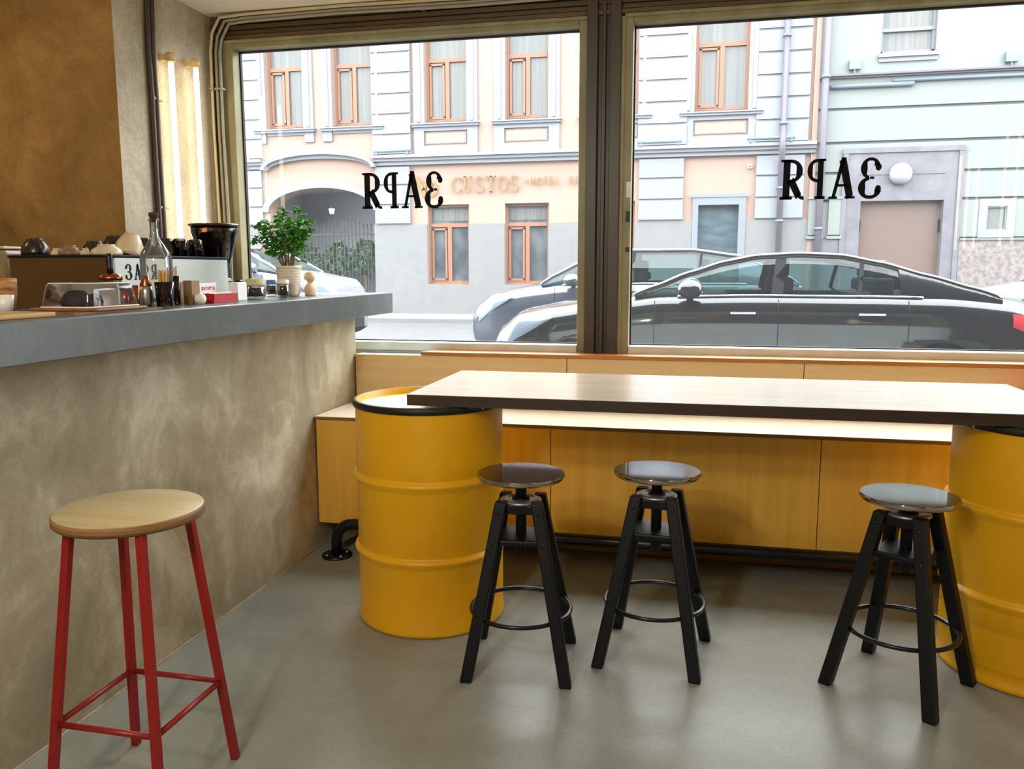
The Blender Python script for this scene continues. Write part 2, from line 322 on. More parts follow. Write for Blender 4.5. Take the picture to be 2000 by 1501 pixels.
# ================================================================== LETTERING
def stroke_line(mb, x0, y0, x1, y1, w, T):
    d = Vector((x1-x0, y1-y0)); n = Vector((-d.y, d.x)).normalized()*w/2
    mb.prism([T(x0+n.x, y0+n.y), T(x1+n.x, y1+n.y), T(x1-n.x, y1-n.y), T(x0-n.x, y0-n.y)], mb.y0, mb.y1)
def stroke_rect(mb, x0, x1, y0, y1, T): mb.prism([T(x0, y0), T(x1, y0), T(x1, y1), T(x0, y1)], mb.y0, mb.y1)
def stroke_arc(mb, cx, cy, rx, ry, a0, a1, wt, wn, T, n=14):
    """a in degrees; thick (wt) at the sides, thin (wn) top and bottom"""
    pts = []
    for i in range(n+1):
        a = math.radians(a0+(a1-a0)*i/n); k = abs(math.cos(a)); w_ = wn+(wt-wn)*k**1.5
        pts.append(((cx+(rx-w_)*math.cos(a), cy+(ry-wn)*math.sin(a)), (cx+rx*math.cos(a), cy+ry*math.sin(a))))
    for (a, b), (c, d) in zip(pts, pts[1:]): mb.prism([T(*a), T(*b), T(*d), T(*c)], mb.y0, mb.y1)
def slab_serif(mb, x, y, w_, T, h=.06): stroke_rect(mb, x-w_/2, x+w_/2, y, y+h, T)
def glyph(mb, ch, X, Z, W, H, flip=False):
    """unit glyphs 0..1 by 0..1, flip mirrors them"""
    def T(x, y): return (X+(1-x if flip else x)*W, Z+y*H)
    if ch in 'PR':
        stroke_rect(mb, .11, .40, 0, 1, T); slab_serif(mb, .25, 0, .52, T, .075); stroke_rect(mb, 0, .3, .94, 1, T)
        stroke_arc(mb, .42, .71, .50, .29, -90, 90, .27, .085, T); stroke_rect(mb, .3, .44, .93, 1, T); stroke_rect(mb, .3, .44, .42, .49, T)
        if ch == 'R':
            stroke_line(mb, .44, .48, .78, .08, .25, T); stroke_arc(mb, .98, .16, .30, .17, 180, 275, .2, .08, T)
    elif ch == 'A':
        stroke_line(mb, .15, .03, .50, .98, .14, T); stroke_line(mb, .48, .98, .84, .03, .29, T); stroke_rect(mb, .27, .7, .3, .36, T)
        slab_serif(mb, .14, 0, .36, T); slab_serif(mb, .84, 0, .42, T); stroke_rect(mb, .42, .56, .88, 1.02, T)
    elif ch == '3':
        stroke_arc(mb, .42, .745, .42, .265, -80, 165, .29, .075, T); stroke_arc(mb, .42, .265, .5, .275, -165, 85, .31, .085, T)
        stroke_rect(mb, .26, .44, .48, .54, T)
        stroke_arc(mb, .1, .77, .13, .09, 0, 359, .12, .09, T, 10); stroke_arc(mb, .08, .24, .13, .09, 0, 359, .12, .09, T, 10)
    elif ch == 'C':
        stroke_arc(mb, .55, .5, .55, .5, 38, 322, .2, .06, T, 22); stroke_rect(mb, .9, .97, .62, .95, T); stroke_rect(mb, .9, .97, .08, .3, T)
    elif ch == 'U':
        stroke_rect(mb, .12, .32, .3, 1, T); stroke_rect(mb, .74, .82, .3, 1, T); stroke_arc(mb, .47, .32, .35, .32, 180, 360, .15, .06, T)
        stroke_rect(mb, 0, .44, .94, 1, T); stroke_rect(mb, .62, .95, .94, 1, T)
    elif ch == 'S':
        stroke_arc(mb, .5, .74, .4, .26, 40, 265, .18, .07, T); stroke_arc(mb, .5, .27, .44, .27, -140, 92, .2, .07, T)
        stroke_rect(mb, .78, .86, .68, .94, T); stroke_rect(mb, .1, .18, .06, .32, T)
    elif ch == 'T':
        stroke_rect(mb, .4, .6, 0, 1, T); stroke_rect(mb, .04, .96, .93, 1, T); slab_serif(mb, .5, 0, .46, T)
        stroke_rect(mb, .04, .1, .75, 1, T); stroke_rect(mb, .9, .96, .75, 1, T)
    elif ch == 'O': stroke_arc(mb, .5, .5, .5, .5, 0, 360, .2, .06, T, 26)
    # plain thin sans letters
    elif ch == 'h': stroke_rect(mb, .1, .23, 0, 1, T); stroke_rect(mb, .77, .90, 0, 1, T); stroke_rect(mb, .1, .88, .46, .53, T)
    elif ch == 'o': stroke_arc(mb, .5, .5, .5, .5, 0, 360, .13, .11, T, 24)
    elif ch == 't': stroke_rect(mb, .43, .56, 0, 1, T); stroke_rect(mb, .08, .92, .93, 1, T)
    elif ch == 'e': stroke_rect(mb, .14, .27, 0, 1, T); [stroke_rect(mb, .14, .84, a, a+.07, T) for a in (0, .46, .93)]
    elif ch == 'l': stroke_rect(mb, .14, .27, 0, 1, T); stroke_rect(mb, .14, .78, 0, .07, T)
    elif ch == 'r':
        stroke_rect(mb, .14, .27, 0, 1, T); stroke_arc(mb, .4, .74, .38, .26, -90, 90, .13, .07, T); stroke_rect(mb, .2, .42, .93, 1, T); stroke_rect(mb, .2, .42, .48, .55, T); stroke_line(mb, .42, .5, .82, 0, .1, T)
    elif ch == '.': stroke_arc(mb, .5, .5, .45, .2, 0, 360, .16, .08, T, 14)
def word_mesh(items, y0, y1):
    mb = MB(); mb.y0, mb.y1 = y0, y1
    for (ch, X, Z, W, H, fl) in items: glyph(mb, ch, X, Z, W, H, fl)
    return mb
for (pa, pb, pc, lab) in (((707, 338), (863, 336), (707, 408), 'black shop lettering on the left window pane, reading backwards'),
                          ((1526, 312), (1722, 308), (1526, 390), 'black shop lettering on the right window pane, reading backwards')):
    YL = YW+.072
    a, b, c = onY(*pa, YL), onY(*pb, YL), onY(*pc, YL); x0, x1, z0, z1 = a.x, b.x, c.z, a.z; W = x1-x0; H = z1-z0
    t = thing('window_lettering', lab, 'lettering', ((x0+x1)/2, YL, z0), group='black lettering on the shop windows')
    for nm, ch, u0, u1, fl, dz in (('letter', 'R', .0, .245, False, 0), ('letter', 'P', .255, .455, True, 0), ('letter', 'A', .505, .745, False, 0), ('letter', '3', .765, 1.0, True, -.01)):
        glyph_mb = word_mesh([(ch, x0+u0*W-t.location.x, dz*H, (u1-u0)*W, H*1.0, fl)], 0, .002)
        glyph_mb.build(nm, 'letter', t)
# ================================================================== TUBE LAMPS on the left wall and further ones on the right wall
def tube_lamp(loc, h, face, label, group):
    """loc = lower end centre on wall, face = +1/-1 direction out of the wall along x"""
    t = thing('tube_lamp', label, 'lamp', loc, group=group); d = face
    MB().tube([(.06*d, 0, .03), (.06*d, 0, h-.03)], .0135, 12).build('tube', 'tube', t)
    for z in (0, h):
        MB().lathe([(0, -.022), (.022, -.022), (.024, 0), (.022, .022), (0, .022)], (.06*d, 0, z), 16).box(min(0, .06*d), max(0, .06*d), -.014, .014, z-.016, z+.016).build('socket', 'socket', t)
    return t
for px, pt, pb_, lab in ((328, 112, 458, 'warm white tube lamp on the side wall, beside the dark cables'), (377, 124, 470, 'warm white tube lamp on the side wall, nearer the shop window')):
    a = onX(px, pt, XL+.045); tube_lamp((XL, a.y, 1.50), a.z-1.50, 1, lab, 'tube lamps on the side wall')
for px, wid in ((1880, 1), (1897, 1), (1916, 1), (1968, 1), (1992, 1)):
    r = onY(px, 300, 1.0); sl = r.x
    Ym = (XR-.05)/sl; Yr = 2*(YW+.078)-Ym
    tube_lamp((XR, Yr, 1.60), 1.1, -1, 'warm white tube lamp on the right hand wall', 'tube lamps on the right wall')
# ---- cables
def cable(name, pts, r, m, label, clips=(), cat='cable', group=None):
    o = thing(name, label, cat, pts[0], group=group); L0 = Vector(pts[0])
    MB().tube([Vector(p)-L0 for p in pts], r, 8).build('cable_run', m, o)
    for c in clips: 
        c = Vector(c)-L0; MB().box(c.x-.012, c.x+.012, c.y-.02, c.y+.02, c.z-.006, c.z+.006).build('clip', 'cableg', o, bevel=.002)
    return o
for k, dy in enumerate((0, .035)):
    pts = []
    for px, py in ((288, 2), (291, 100), (298, 190), (303, 280), (309, 380), (313, 440)):
        p = onX(px, py, XL+.02); pts.append((XL+.016, p.y+dy, p.z))
    pts = [(pts[0][0], pts[0][1]-.01, ZC)]+pts+[(pts[-1][0], pts[-1][1], 1.0)]
    cl = [(XL+.012, onX(299, 193, XL).y+dy, onX(299, 193, XL).z), (XL+.012, onX(311, 405, XL).y+dy, onX(311, 405, XL).z)]
    cable('wall_cable', pts, .014, 'cabled', ('dark brown cable running down the side wall, the left of the pair', 'dark brown cable running down the side wall, nearer the tube lamps')[k], cl, group='pair of dark cables on the side wall')
zc = 2.812
for k, (m, dx, dz, lab) in enumerate((('cablec', .035, 0, 'cream cable along the header and down the window corner, topmost of three'), ('cableg', .06, -.017, 'grey cable along the header and down the window corner, middle of three'), ('cableg', .085, -.034, 'grey cable nearest the window glass, lowest of the three on the header'))):
    y = YW-.06-(.012 if k == 0 else 0)
    pts = [(XL+dx, y, .97), (XL+dx+.004, y, 1.5), (XL+dx-.006, y, 2.2), (XL+dx-.004, y, 2.62), (XL+dx+.01, y, 2.72+dz), (XL+dx+.06, y, zc-.012+dz), (XL+.25, y, zc+dz-.004), (-1.9, y, zc+dz+.002), (-1.2, y, zc+dz-.006), (-.6, y, zc+dz), (.6, y, zc+dz-.004), (XR-.02, y, zc+dz)]
    cl = [(x, y+.03, zc+dz) for x in (XL+.15, -1.45, -.3, .9)]+[(XL+dx, y, z) for z in (2.42,)]
    cable('window_cable', pts, .0085, m, lab, cl, group='cables around the shop window')
# ================================================================== COUNTER
XF, XB, ZT, ZBT = -1.85, -2.05, 1.284, 1.172
bc = thing('bar_counter', 'long bar counter with mottled plaster front and thick grey slab top', 'counter', (XF, 1.6, 0))
def loc(o, mb): bmesh.ops.translate(mb.b, verts=mb.b.verts[:], vec=-Vector(o.location)); return mb
loc(bc, MB().box(XB, XF, -1.2, 4.305, 0, ZBT)).build('base', 'counter_wall', bc)
loc(bc, MB().box(-2.17, -1.65, -1.2, 4.375, ZBT, ZT)).build('slab_top', 'slab', bc, bevel=.004)
loc(bc, MB().box(-3.0, XB-.001, 1.0, 3.57, .90, .94).box(-3.0, -2.96, 1.0, 3.57, 0, .90).box(-2.71, XB-.001, 3.57, 4.40, .90, .94)).build('work_surface', 'slab', bc)
struct('baseboard_left', MB().box(XF, XF+.005, -1.2, 3.96, 0, .008), 'wall', 'thin pale joint strip between counter front and floor', 'baseboard')
# ================================================================== BENCH
BY, BZ = 3.755, .684
bn = thing('window_bench', 'long plywood bench under the shop window with high front panels', 'bench', (0, 4.0, 0))
BX0, BX1 = -1.845, XR-.01
sx = [BX0+.004, onY(1075, 900, BY).x, onY(1603, 900, BY).x, onY(1603, 900, BY).x+1.9]
for a, b in zip(sx, sx[1:]): loc(bn, MB().box(a+.002, min(b, BX1)-.002, BY+.004, BY+.022, .135, BZ-.018)).build('front_panel', 'ply', bn)
loc(bn, MB().box(BX0, BX1, BY, 4.28, BZ-.018, BZ-.002)).build('seat_edge', 'plyedge', bn)
for a, b in zip(sx, sx[1:]): loc(bn, MB().box(a-.003, min(b, BX1)-.004, BY, 4.28, BZ-.002, BZ)).build('seat', 'plytop', bn)
loc(bn, MB().box(BX0, BX1, 4.0, 4.03, 0, BZ-.02)).build('plinth', 'wallbrown', bn)
loc(bn, MB().box(BX0, BX0+.02, BY+.03, 4.0, .135, BZ-.018)).build('end_panel', 'ply', bn)
bx = [BX0+.002, onY(1107, 720, 4.28).x, onY(1570, 730, 4.28).x, BX1]
for a, b in zip(bx, bx[1:]): loc(bn, MB().box(a+.002, b-.002, 4.28, 4.30, BZ, .944)).build('backrest', 'plyback', bn)
loc(bn, MB().box(BX0, BX1, 4.30, YW-.005, .90, .943)).build('backrest_cap', 'sill', bn)
lx = onY(822, 690, 4.27).x
tag(MB().prism([(lx, 4.265), (BX1, 4.265), (BX1, YW-.03), (lx+.05, YW-.03)], .946, .966, 'xy').build('window_ledge', 'ledge', bevel=.003), 'brown wooden ledge board running along the top of the bench back', 'ledge')
# foot rail
fy = 3.66; fx0 = onZ(652, 1090, 0).x; zr = onY(1200, 1058, fy).z
fr = thing('foot_rail', 'black tubular foot rail in front of the bench with round floor flange', 'foot rail', (fx0, fy, 0))
pts = [(fx0, fy, .01), (fx0, fy, zr-.09)]+[(fx0+.09*(1-math.cos(a)), fy, zr-.09+.09*math.sin(a)) for a in [PI/2*i/6 for i in range(1, 7)]]+[(0, fy, zr), (2.3, fy, zr)]
loc(fr, MB().tube(pts, .027, 14)).build('rail', 'blackmetal', fr)
for x in (fx0, 2.3):
    if x > 2: loc(fr, MB().tube([(x, fy, zr), (x, fy, .01)], .027, 14)).build('post', 'blackmetal', fr)
    f = loc(fr, MB().lathe([(0, .012), (.072, .012), (.075, .006), (.075, 0)], (x, fy, .0), 28)).build('floor_flange', 'blackmetal', fr)
    for k in range(4):
        a = PI/4+k*PI/2; b_ = loc(fr, MB().lathe([(0, .019), (.006, .018), (.008, .012)], (x+.052*math.cos(a), fy+.052*math.sin(a), 0), 8)).build('bolt', 'steel', f)
# ================================================================== DRUMS
def drum(loc_, label, dent=False, rz=0):
    t = thing('oil_drum', label, 'oil drum', loc_, rz, 'yellow oil drums carrying the table'); R = .297
    p = [(R-.01, 0), (R+.004, .004), (R+.004, .016), (R, .024)]
    def bead(z): return [(R, z-.034), (R+.004, z-.02), (R+.0135, z-.006), (R+.0145, z), (R+.012, z+.006), (R+.002, z+.012), (R-.002, z+.016), (R, z+.022)]
    for i in range(6 if dent else 0): z = .075+i*.026; p += [(R-.006, z-.012), (R+.004, z)]
    p += bead(.30) + bead(.60) + [(R, .70), (R, .86), (R-.002, .882)]
    MB().lathe(p, n=96).build('shell', 'yellow', t)
    MB().lathe([(R-.006, .872), (R+.008, .876), (R+.012, .886), (R+.010, .897), (R+.003, .902), (R-.006, .9015)], n=96).build('rim', 'rim', t)
    MB().lathe([(R-.006, .9015), (R-.009, .898), (R-.012, .880), (R-.016, .876)], n=96).build('chime', 'yellow', t)
    MB().lathe([(R-.016, .876), (R-.03, .874), (0, .874)], n=64).build('lid', 'lid', t)
    MB().lathe([(0, .890), (.028, .890), (.03, .874)], (.17, -.1, 0), 18).build('bung', 'yellow', t)
    return t
drum((-1.04, 3.15, 0), 'yellow oil drum with smooth base under the left end of the table')
drum((1.215, 3.135, 0), 'yellow oil drum with ribbed base under the right end of the table', True)
# ================================================================== TABLE
tb = thing('bar_table', 'long wooden bar table top resting on two yellow oil drums', 'table', (.1, 3.29, .903))
loc(tb, MB().box(-1.05, 1.25, 2.91, 3.67, .903, .9435)).build('core', 'tabedge', tb)
loc(tb, MB().box(-1.05, 1.25, 2.91, 3.67, .9435, .945)).build('top_veneer', 'tabletop', tb)
for x, y in ((-.79, 2.93), (.94, 2.93)): loc(tb, MB().box(x-.03, x+.03, y-.01, y+.02, .893, .903)).build('bracket', 'blackmetal', tb)
# ================================================================== BLACK STOOLS
def stool(loc_, rz, hs, label):
    t = thing('bar_stool', label, 'stool', loc_, rz, 'black adjustable stools at the bar table')
    MB().lathe([(0, hs-.022), (.135, hs-.022), (.150, hs-.018), (.156, hs-.009), (.153, hs-.0005)], n=64).lathe([(.153, hs-.0005), (.150, hs), (0, hs)], n=64, smooth=False).build('seat', 'stoolseat', t)
    zt, zb = .612, 0
    MB().lathe([(0, .40), (.016, .40), (.019, .41), (.019, hs-.06), (.021, hs-.055), (.024, hs-.03), (.05, hs-.024), (.05, hs-.021)], n=20).build('spindle', 'black', t)
    MB().lathe([(.03, .600), (.072, .600), (.074, .604), (.072, .608), (.052, .612), (.045, .608), (.03, .609)], n=36).build('top_plate', 'plate', t)
    MB().lathe([(.021, .585), (.030, .585), (.032, .615), (.021, .617)], n=20).build('nut', 'black', t)
    MB().box(-.062, .062, -.062, .062, .565, .600).build('upper_block', 'black', t, bevel=.006)
    MB().box(-.088, .088, -.088, .088, .458, .480).build('lower_block', 'black', t, bevel=.006)
    for sx_, sy2 in ((-1, -1), (1, -1), (1, 1), (-1, 1)):
        a = Vector((sx_*.062, sy2*.062, zt)); b = Vector((sx_*.172, sy2*.172, .0)); d = (b-a)
        mb = MB(); w_ = .021
        rows = []
        for q, k in ((a, 1), (b, 1)):
            rows.append([(q.x+ux*w_, q.y+uy*w_, q.z) for ux, uy in ((-1, -1), (1, -1), (1, 1), (-1, 1))])
        V = mb.grid(rows, False, True); mb.b.faces.new(V[0][::-1]); mb.b.faces.new(V[1])
        lg = mb.build('leg', 'black', t, bevel=.005)
        for zz in (.575, .47):
            c = a+d*((zt-zz)/zt)
            MB().lathe([(0, .003), (.006, .002), (.007, 0)], (c.x, c.y+sy2*(w_), zz), 8, rot=Matrix.Rotation(-sy2*PI/2, 3, 'X')).build('screw_head', 'blackmetal', lg)
    ring = [(.178*math.cos(a), .178*math.sin(a), .205) for a in [2*PI*i/48 for i in range(48)]]
    MB().tube(ring, .0085, 8, closed=True).build('foot_ring', 'blackmetal', t)
    return t
stool((-.58, 2.77, 0), math.radians(5.4), .702, 'black adjustable stool right beside the left yellow drum')
stool((-.113, 2.935, 0), math.radians(-6.4), .695, 'black adjustable stool in the middle of the three at the table')
stool((.716, 2.879, 0), math.radians(-34), .668, 'black adjustable stool beside the right yellow drum, lowest seat')
# ================================================================== RED STOOL
rs = thing('bar_stool', 'tall red metal stool with round plywood seat by the counter', 'stool', (-1.435, 1.83, 0), 0)
MB().lathe([(0, .752), (.184, .752), (.190, .758), (.190, .776), (.186, .7795)], (-.03, .04, 0), n=72).build('seat_edge', 'seatedge', rs)
MB().lathe([(.186, .7795), (.183, .781), (0, .781)], (-.03, .04, 0), n=72).build('seat', 'seatply', rs)
q = {}
for sx_, sy2 in ((-1, -1), (1, -1), (1, 1), (-1, 1)):
    a = Vector((sx_*.105-.015, sy2*.10+.02, .752)); b = Vector((sx_*.165, sy2*.17, 0)); q[sx_, sy2] = a+(b-a)*((.752-.245)/.752)
    MB().bar(a, b+Vector((0, 0, .0)), .021, .021, (0, 1, 0)).build('leg', 'red', rs, bevel=.002)
for u, v in (((-1, -1), (1, -1)), ((1, -1), (1, 1)), ((1, 1), (-1, 1)), ((-1, 1), (-1, -1))):
    MB().tube([q[u], q[v]], .008, 8).build('stretcher', 'red', rs)
# red cushion at the far right on the bench
cb = MB(); rows = []
for i in range(13):
    u = -1+2*i/12; row = []
    for j in range(24):
        a = 2*PI*j/24; rr = (1-abs(u)**3)**.5 if abs(u) < 1 else 0
        row.append((1.70+.20*u, 4.16+.07*math.cos(a)*rr*(1-.2*u*u)-.03*math.sin(a), BZ+.128+.125*math.sin(a)*max(rr, .02)))
    rows.append(row)
cb.grid(rows, True, True)
tag(cb.build('cushion', 'cushion', weld=True), 'red cushion on the bench at the right edge of the picture', 'cushion')
# ================================================================== THINGS ON THE COUNTER
def at(px, X, z, r0=0): p = onX(px, 560, X); return (X, p.y, z)
# espresso machine on the work surface
mx0, mx1 = -2.68, -2.20; my0 = onX(220, 500, mx1).y; my1 = onX(445, 500, mx1).y; mt = 1.47
em = thing('espresso_machine', 'wide espresso machine with brown metal side and white back panel on the work surface', 'coffee machine', ((mx0+mx1)/2, (my0+my1)/2, .94))
loc(em, MB().box(mx0+.01, mx1-.012, my0+.012, my1, 1.0, mt-.01)).build('body', 'blackmetal', em, bevel=.01)
loc(em, MB().box(mx0+.005, mx1-.014, my0, my0+.012, 1.0, mt-.008)).build('side_panel', 'machine_side', em, bevel=.003)
loc(em, MB().box(mx1-.012, mx1, my0+.01, my1-.006, 1.0, mt-.012)).build('back_panel', 'machine_white', em, bevel=.003)
loc(em, MB().box(mx0, mx1+.004, my0-.004, my1+.004, mt-.010, mt)).build('top_tray', 'darkplastic', em, bevel=.003)
for x in (mx0+.06, mx1-.06):
    for y in (my0+.08, my1-.08): loc(em, MB().lathe([(0, .94), (.025, .94), (.02, 1.0), (0, 1.0)], (x, y, 0), 14)).build('foot', 'blackmetal', em)
lm = MB(); lm.y0, lm.y1 = 0, .001
u0 = onX(245, 530, mx1).y
for i, (ch, fl) in enumerate((('3', False), ('A', False), ('P', False), ('R', True))): glyph(lm, ch, u0+i*.052, 1.372, .042, .062, fl)
# letters are drawn in the x-z plane; turn them to face +x
bmesh.ops.transform(lm.b, matrix=Matrix(((0, 1, 0, mx1+.0005), (1, 0, 0, 0), (0, 0, 1, 0), (0, 0, 0, 1))), verts=lm.b.verts[:])
loc(em, lm).build('lettering', 'letter', em)
loc(em, MB().box(mx0-.03, mx0+.0, my0+.1, my1-.1, 1.28, 1.40)).build('group_cover', 'steel', em, bevel=.01)
def solid(name, prof, p, m, label, cat, group=None, n=32, rot=None, extra=()):
    """one lathe-turned thing, extra = (part name, profile, material)"""
    if not extra:
        o = MB().lathe(prof, n=n).build(name, m); o.location = p
        if rot: o.rotation_euler = rot
        return tag(o, label, cat, group)
    t = thing(name, label, cat, p, group=group)
    if rot: t.rotation_euler = rot
    MB().lathe(prof, n=n).build('body', m, t)
    for nm, pr_, mm in extra: MB().lathe(pr_, n=n).build(nm, mm, t)
    return t
def mug(name, px, X, r, h, m, label, cat='cup', group='cups on the espresso machine', upside=True, handle=None, z=mt, tilt=None):
    X = min(X, onY(px, 560, my0+r+.008).x)
    t = thing(name, label, cat, at(px, X, z), group=group)
    prof = [(0, h), (r*.55, h), (r*.62, h-.004), (r*.95, h*.55), (r, h*.2), (r, 0), (r-.004, 0), (r-.005, h*.2), (r*.9, h*.5), (r*.55, h-.008), (0, h-.009)]
    MB().lathe(prof, n=32).build('bowl', m, t)
    MB().lathe([(r*.55, h), (r*.55, h+.005), (r*.5, h+.005), (r*.48, h)], n=24).build('foot', m, t)
    if handle is not None:
        a0 = handle; pts = []
        for i in range(9):
            b = -PI/2+PI*i/8; rr = r*.93+.026*math.cos(b); zz = h*.45+h*.28*math.sin(b); pts.append((rr*math.cos(a0), rr*math.sin(a0), zz))
        MB().tube(pts, .0045, 8).build('handle', m, t)
    if tilt: t.rotation_euler = tilt
    return t
mug('coffee_cup', 75, -2.35, .052, .062, 'darkcup', 'large dark cup upside down at the left end of the machine top', handle=-.6)
mug('coffee_cup', 116, -2.42, .022, .022, 'cream', 'tiny cream cup on the machine, right of the large dark cup')
mug('coffee_cup', 141, -2.36, .042, .034, 'browncup', 'low brown cup on the machine between tiny cream cups', handle=.4)
mug('coffee_cup', 172, -2.30, .020, .020, 'cream', 'tiny cream cup on the machine, left of the wide cream bowl')
mug('saucer', 190, -2.52, .085/1.6, .058, 'darkcup', 'dark squat cup at the back of the machine top behind the cream bowl')
mug('bowl', 213, -2.28, .058, .036, 'cream', 'wide cream bowl upside down on the machine corner', cat='bowl')
mug('coffee_cup', 232, -2.50, .062, .085, 'darkcup', 'round black cup behind the big tilted cream cup', handle=3.6)
mug('coffee_cup', 254, -2.32, .056, .086, 'cream', 'big pale cup tipped to one side on the machine', tilt=(-.25, .1, 0))
mug('coffee_cup', 286, -2.45, .05, .08, 'darkcup', 'black cup on the machine just behind the corked bottle, left of it')
mug('coffee_cup', 328, -2.36, .05, .078, 'darkcup', 'black cup on the machine seen right of the corked bottle', handle=.8)
for k, (px, lab) in enumerate(((357, 'smoked drinking glass upside down on the machine, next to the black cup'), (386, 'smoked drinking glass upside down at the right end of the machine'))):
    solid('drinking_glass', [(0, .082), (.026, .082), (.032, .076), (.038, .0), (.035, .0), (.029, .074), (0, .076)], at(px, -2.3, mt), 'darkglass', lab, 'glass', 'smoked glasses on the espresso machine')
# left-hand bits beside the machine (on the work surface)
cz = onX(27, 481, -2.78).z; cp_1 = onX(27, 500, -2.78)
ct = thing('canister', 'pale canister with rounded top at the left end of the machine', 'canister', (-2.82, cp_1.y, .94))
MB().box(-.042, .042, -.055, .055, 0, cz-.94-.012).build('body', mat('canister_plastic', (150, 126, 92), .25), ct, bevel=.018)
MB().box(-.044, .044, -.057, .057, cz-.94-.012, cz-.94).build('lid', 'cream', ct, bevel=.005)
pw = onX(12, 550, -2.30)
bk = thing('basket', 'golden woven basket at the far left behind the counter', 'basket', (-2.38, pw.y-.02, ZT-.01))
MB().lathe([(0, 0), (.06, 0), (.075, .10), (.078, .16), (.070, .165), (.066, .10), (.0, .01)], n=24).build('body', mat('woven_basket', (196, 140, 66), .6, noise=(26, 3, (128, 80, 34), 2, (.3, .3, 3)), bump=.6), bk)
bk.location.z = 1.285; bk.location.x = -2.125; bk.location.y = onX(2, 550, -2.10).y; bk.location.x = -2.10; bk.scale = (.55, .55, .62)
solid('espresso_cup', [(0, 0), (.02, 0), (.027, .055), (.024, .055), (.018, .006), (0, .006)], at(6, -1.98, ZT), 'white', 'small white cup at the left edge of the counter', 'cup')
p0 = onZ(30, 617, ZT)
tag(MB().box(-.12, .12, -.20, .20, 0, .014).build('cutting_board', 'boardlight', bevel=.004), 'pale wooden board on the counter at the left edge', 'board').location = (-1.83, 1.74, ZT)
# cake dome on a wooden board
yb0, yb1 = onX(67, 603, -1.94).y, onX(290, 603, -1.72).y
cb_ = thing('cake_board', 'dark wooden serving board under a clear cake cover', 'board', (-1.84, (yb0+yb1)/2, ZT))
MB().box(-.12, .12, -(yb1-yb0)/2, (yb1-yb0)/2, .004, .014).build('board', 'board', cb_, bevel=.005)
MB().box(-.11, .11, -.2, .2, 0, .004).build('base', 'board', cb_)
yd0, yd1 = onX(80, 590, -1.92).y, onX(275, 590, -1.75).y; hl = (yd1-yd0)/2
dc = thing('cake_cover', 'clear rectangular cake cover with rounded corners on the wooden board', 'cake cover', (-1.84, (yd0+yd1)/2, ZT+.014))
def rrect(hx, hy, r, z, n=6):
    o = []
    for cx, cy, a in ((hx-r, hy-r, 0), (r-hx, hy-r, 90), (r-hx, r-hy, 180), (hx-r, r-hy, 270)):
        for i in range(n+1): t = math.radians(a+90*i/n); o.append((cx+r*math.cos(t), cy+r*math.sin(t), z))
    return o
cm = MB(); V = cm.grid([rrect(.090, hl, .02, 0), rrect(.084, hl-.008, .02, .050), rrect(.080, hl-.012, .02, .068), rrect(.068, hl-.024, .02, .076)], True, True); cm.b.faces.new(V[-1])
cm.build('cover', 'clear', dc)
rm = MB(); rm.tube(rrect(.091, hl+.001, .02, .002), .0025, 6, closed=True).tube(rrect(.076, hl-.016, .02, .073), .0018, 6, closed=True)
rm.box(-.083, .083, .02, .0215, .002, .07); rm.build('cover_edge', 'white', dc)
for (px, rx, m, lab) in ((148, .045, 'cakedark', 'dark round cake under the clear cover, the left one'), (198, .042, 'cake', 'brown cake under the clear cover, the right one')):
    mb = MB().lathe([(0, .052), (rx*.5, .050), (rx*.85, .036), (rx, .014), (rx*.92, .0), (0, 0)], n=28); o = mb.build('cake', m); o.location = at(px, -1.84, ZT+.0145); tag(o, lab, 'cake', 'cakes under the cover')
# corked bottle
bt = thing('glass_bottle', 'tall clear glass bottle with dark stopper on the counter', 'bottle', at(308, -1.94, ZT))
MB().lathe([(0, .002), (.050, .002), (.056, .010), (.056, .165), (.050, .19), (.034, .215), (.020, .238), (.0155, .26), (.0150, .30), (.0175, .303), (.0175, .312), (.0155, .314), (.013, .312), (.0125, .26), (.017, .236), (.030, .212), (.047, .187), (.053, .165), (.053, .012), (0, .008)], n=36).build('bottle_body', 'amber', bt)
MB().lathe([(0, .30), (.0125, .30), (.0135, .318), (.017, .320), (.017, .334), (0, .336)], n=20).build('stopper', 'cork', bt)
# pourer jar
pj = thing('sugar_jar', 'faceted glass jar with copper lid and black pouring spout', 'jar', at(217, -2.05, ZT))
MB().lathe([(0, 0), (.036, 0), (.038, .01), (.038, .085), (.034, .095), (.031, .095), (.034, .083), (.034, .012), (0, .006)], n=10, smooth=False).build('jar_body', 'clear', pj)
MB().lathe([(0, .118), (.012, .118), (.03, .112), (.040, .104), (.041, .090), (.036, .090)], n=24).build('lid', 'copper', pj)
MB().lathe([(0, .185), (.010, .185), (.012, .175), (.010, .135), (.013, .118), (0, .118)], n=16).build('spout', 'blackmetal', pj)
for px, X, r, h, m, lab in ((243, -2.0, .016, .062, 'copper', 'small copper measuring cup behind the cake board'), (262, -1.98, .018, .072, 'copper', 'taller copper measuring cup behind the cake board'),):
    solid('measuring_cup', [(0, 0), (r*.8, 0), (r, .004), (r, h), (r-.002, h), (r-.002, .006), (0, .006)], at(px, X, ZT), m, lab, 'cup')
sk = thing('cocktail_shaker', 'small shiny steel shaker left of the glass bottle', 'shaker', at(285, -1.88, ZT))
MB().lathe([(0, 0), (.022, 0), (.024, .008), (.022, .05), (.019, .075), (0, .075)], n=24).build('body', 'steel', sk)
MB().lathe([(.0195, .068), (.020, .078), (.013, .092), (.012, .104), (0, .106)], n=24).build('cap', 'copper', sk)
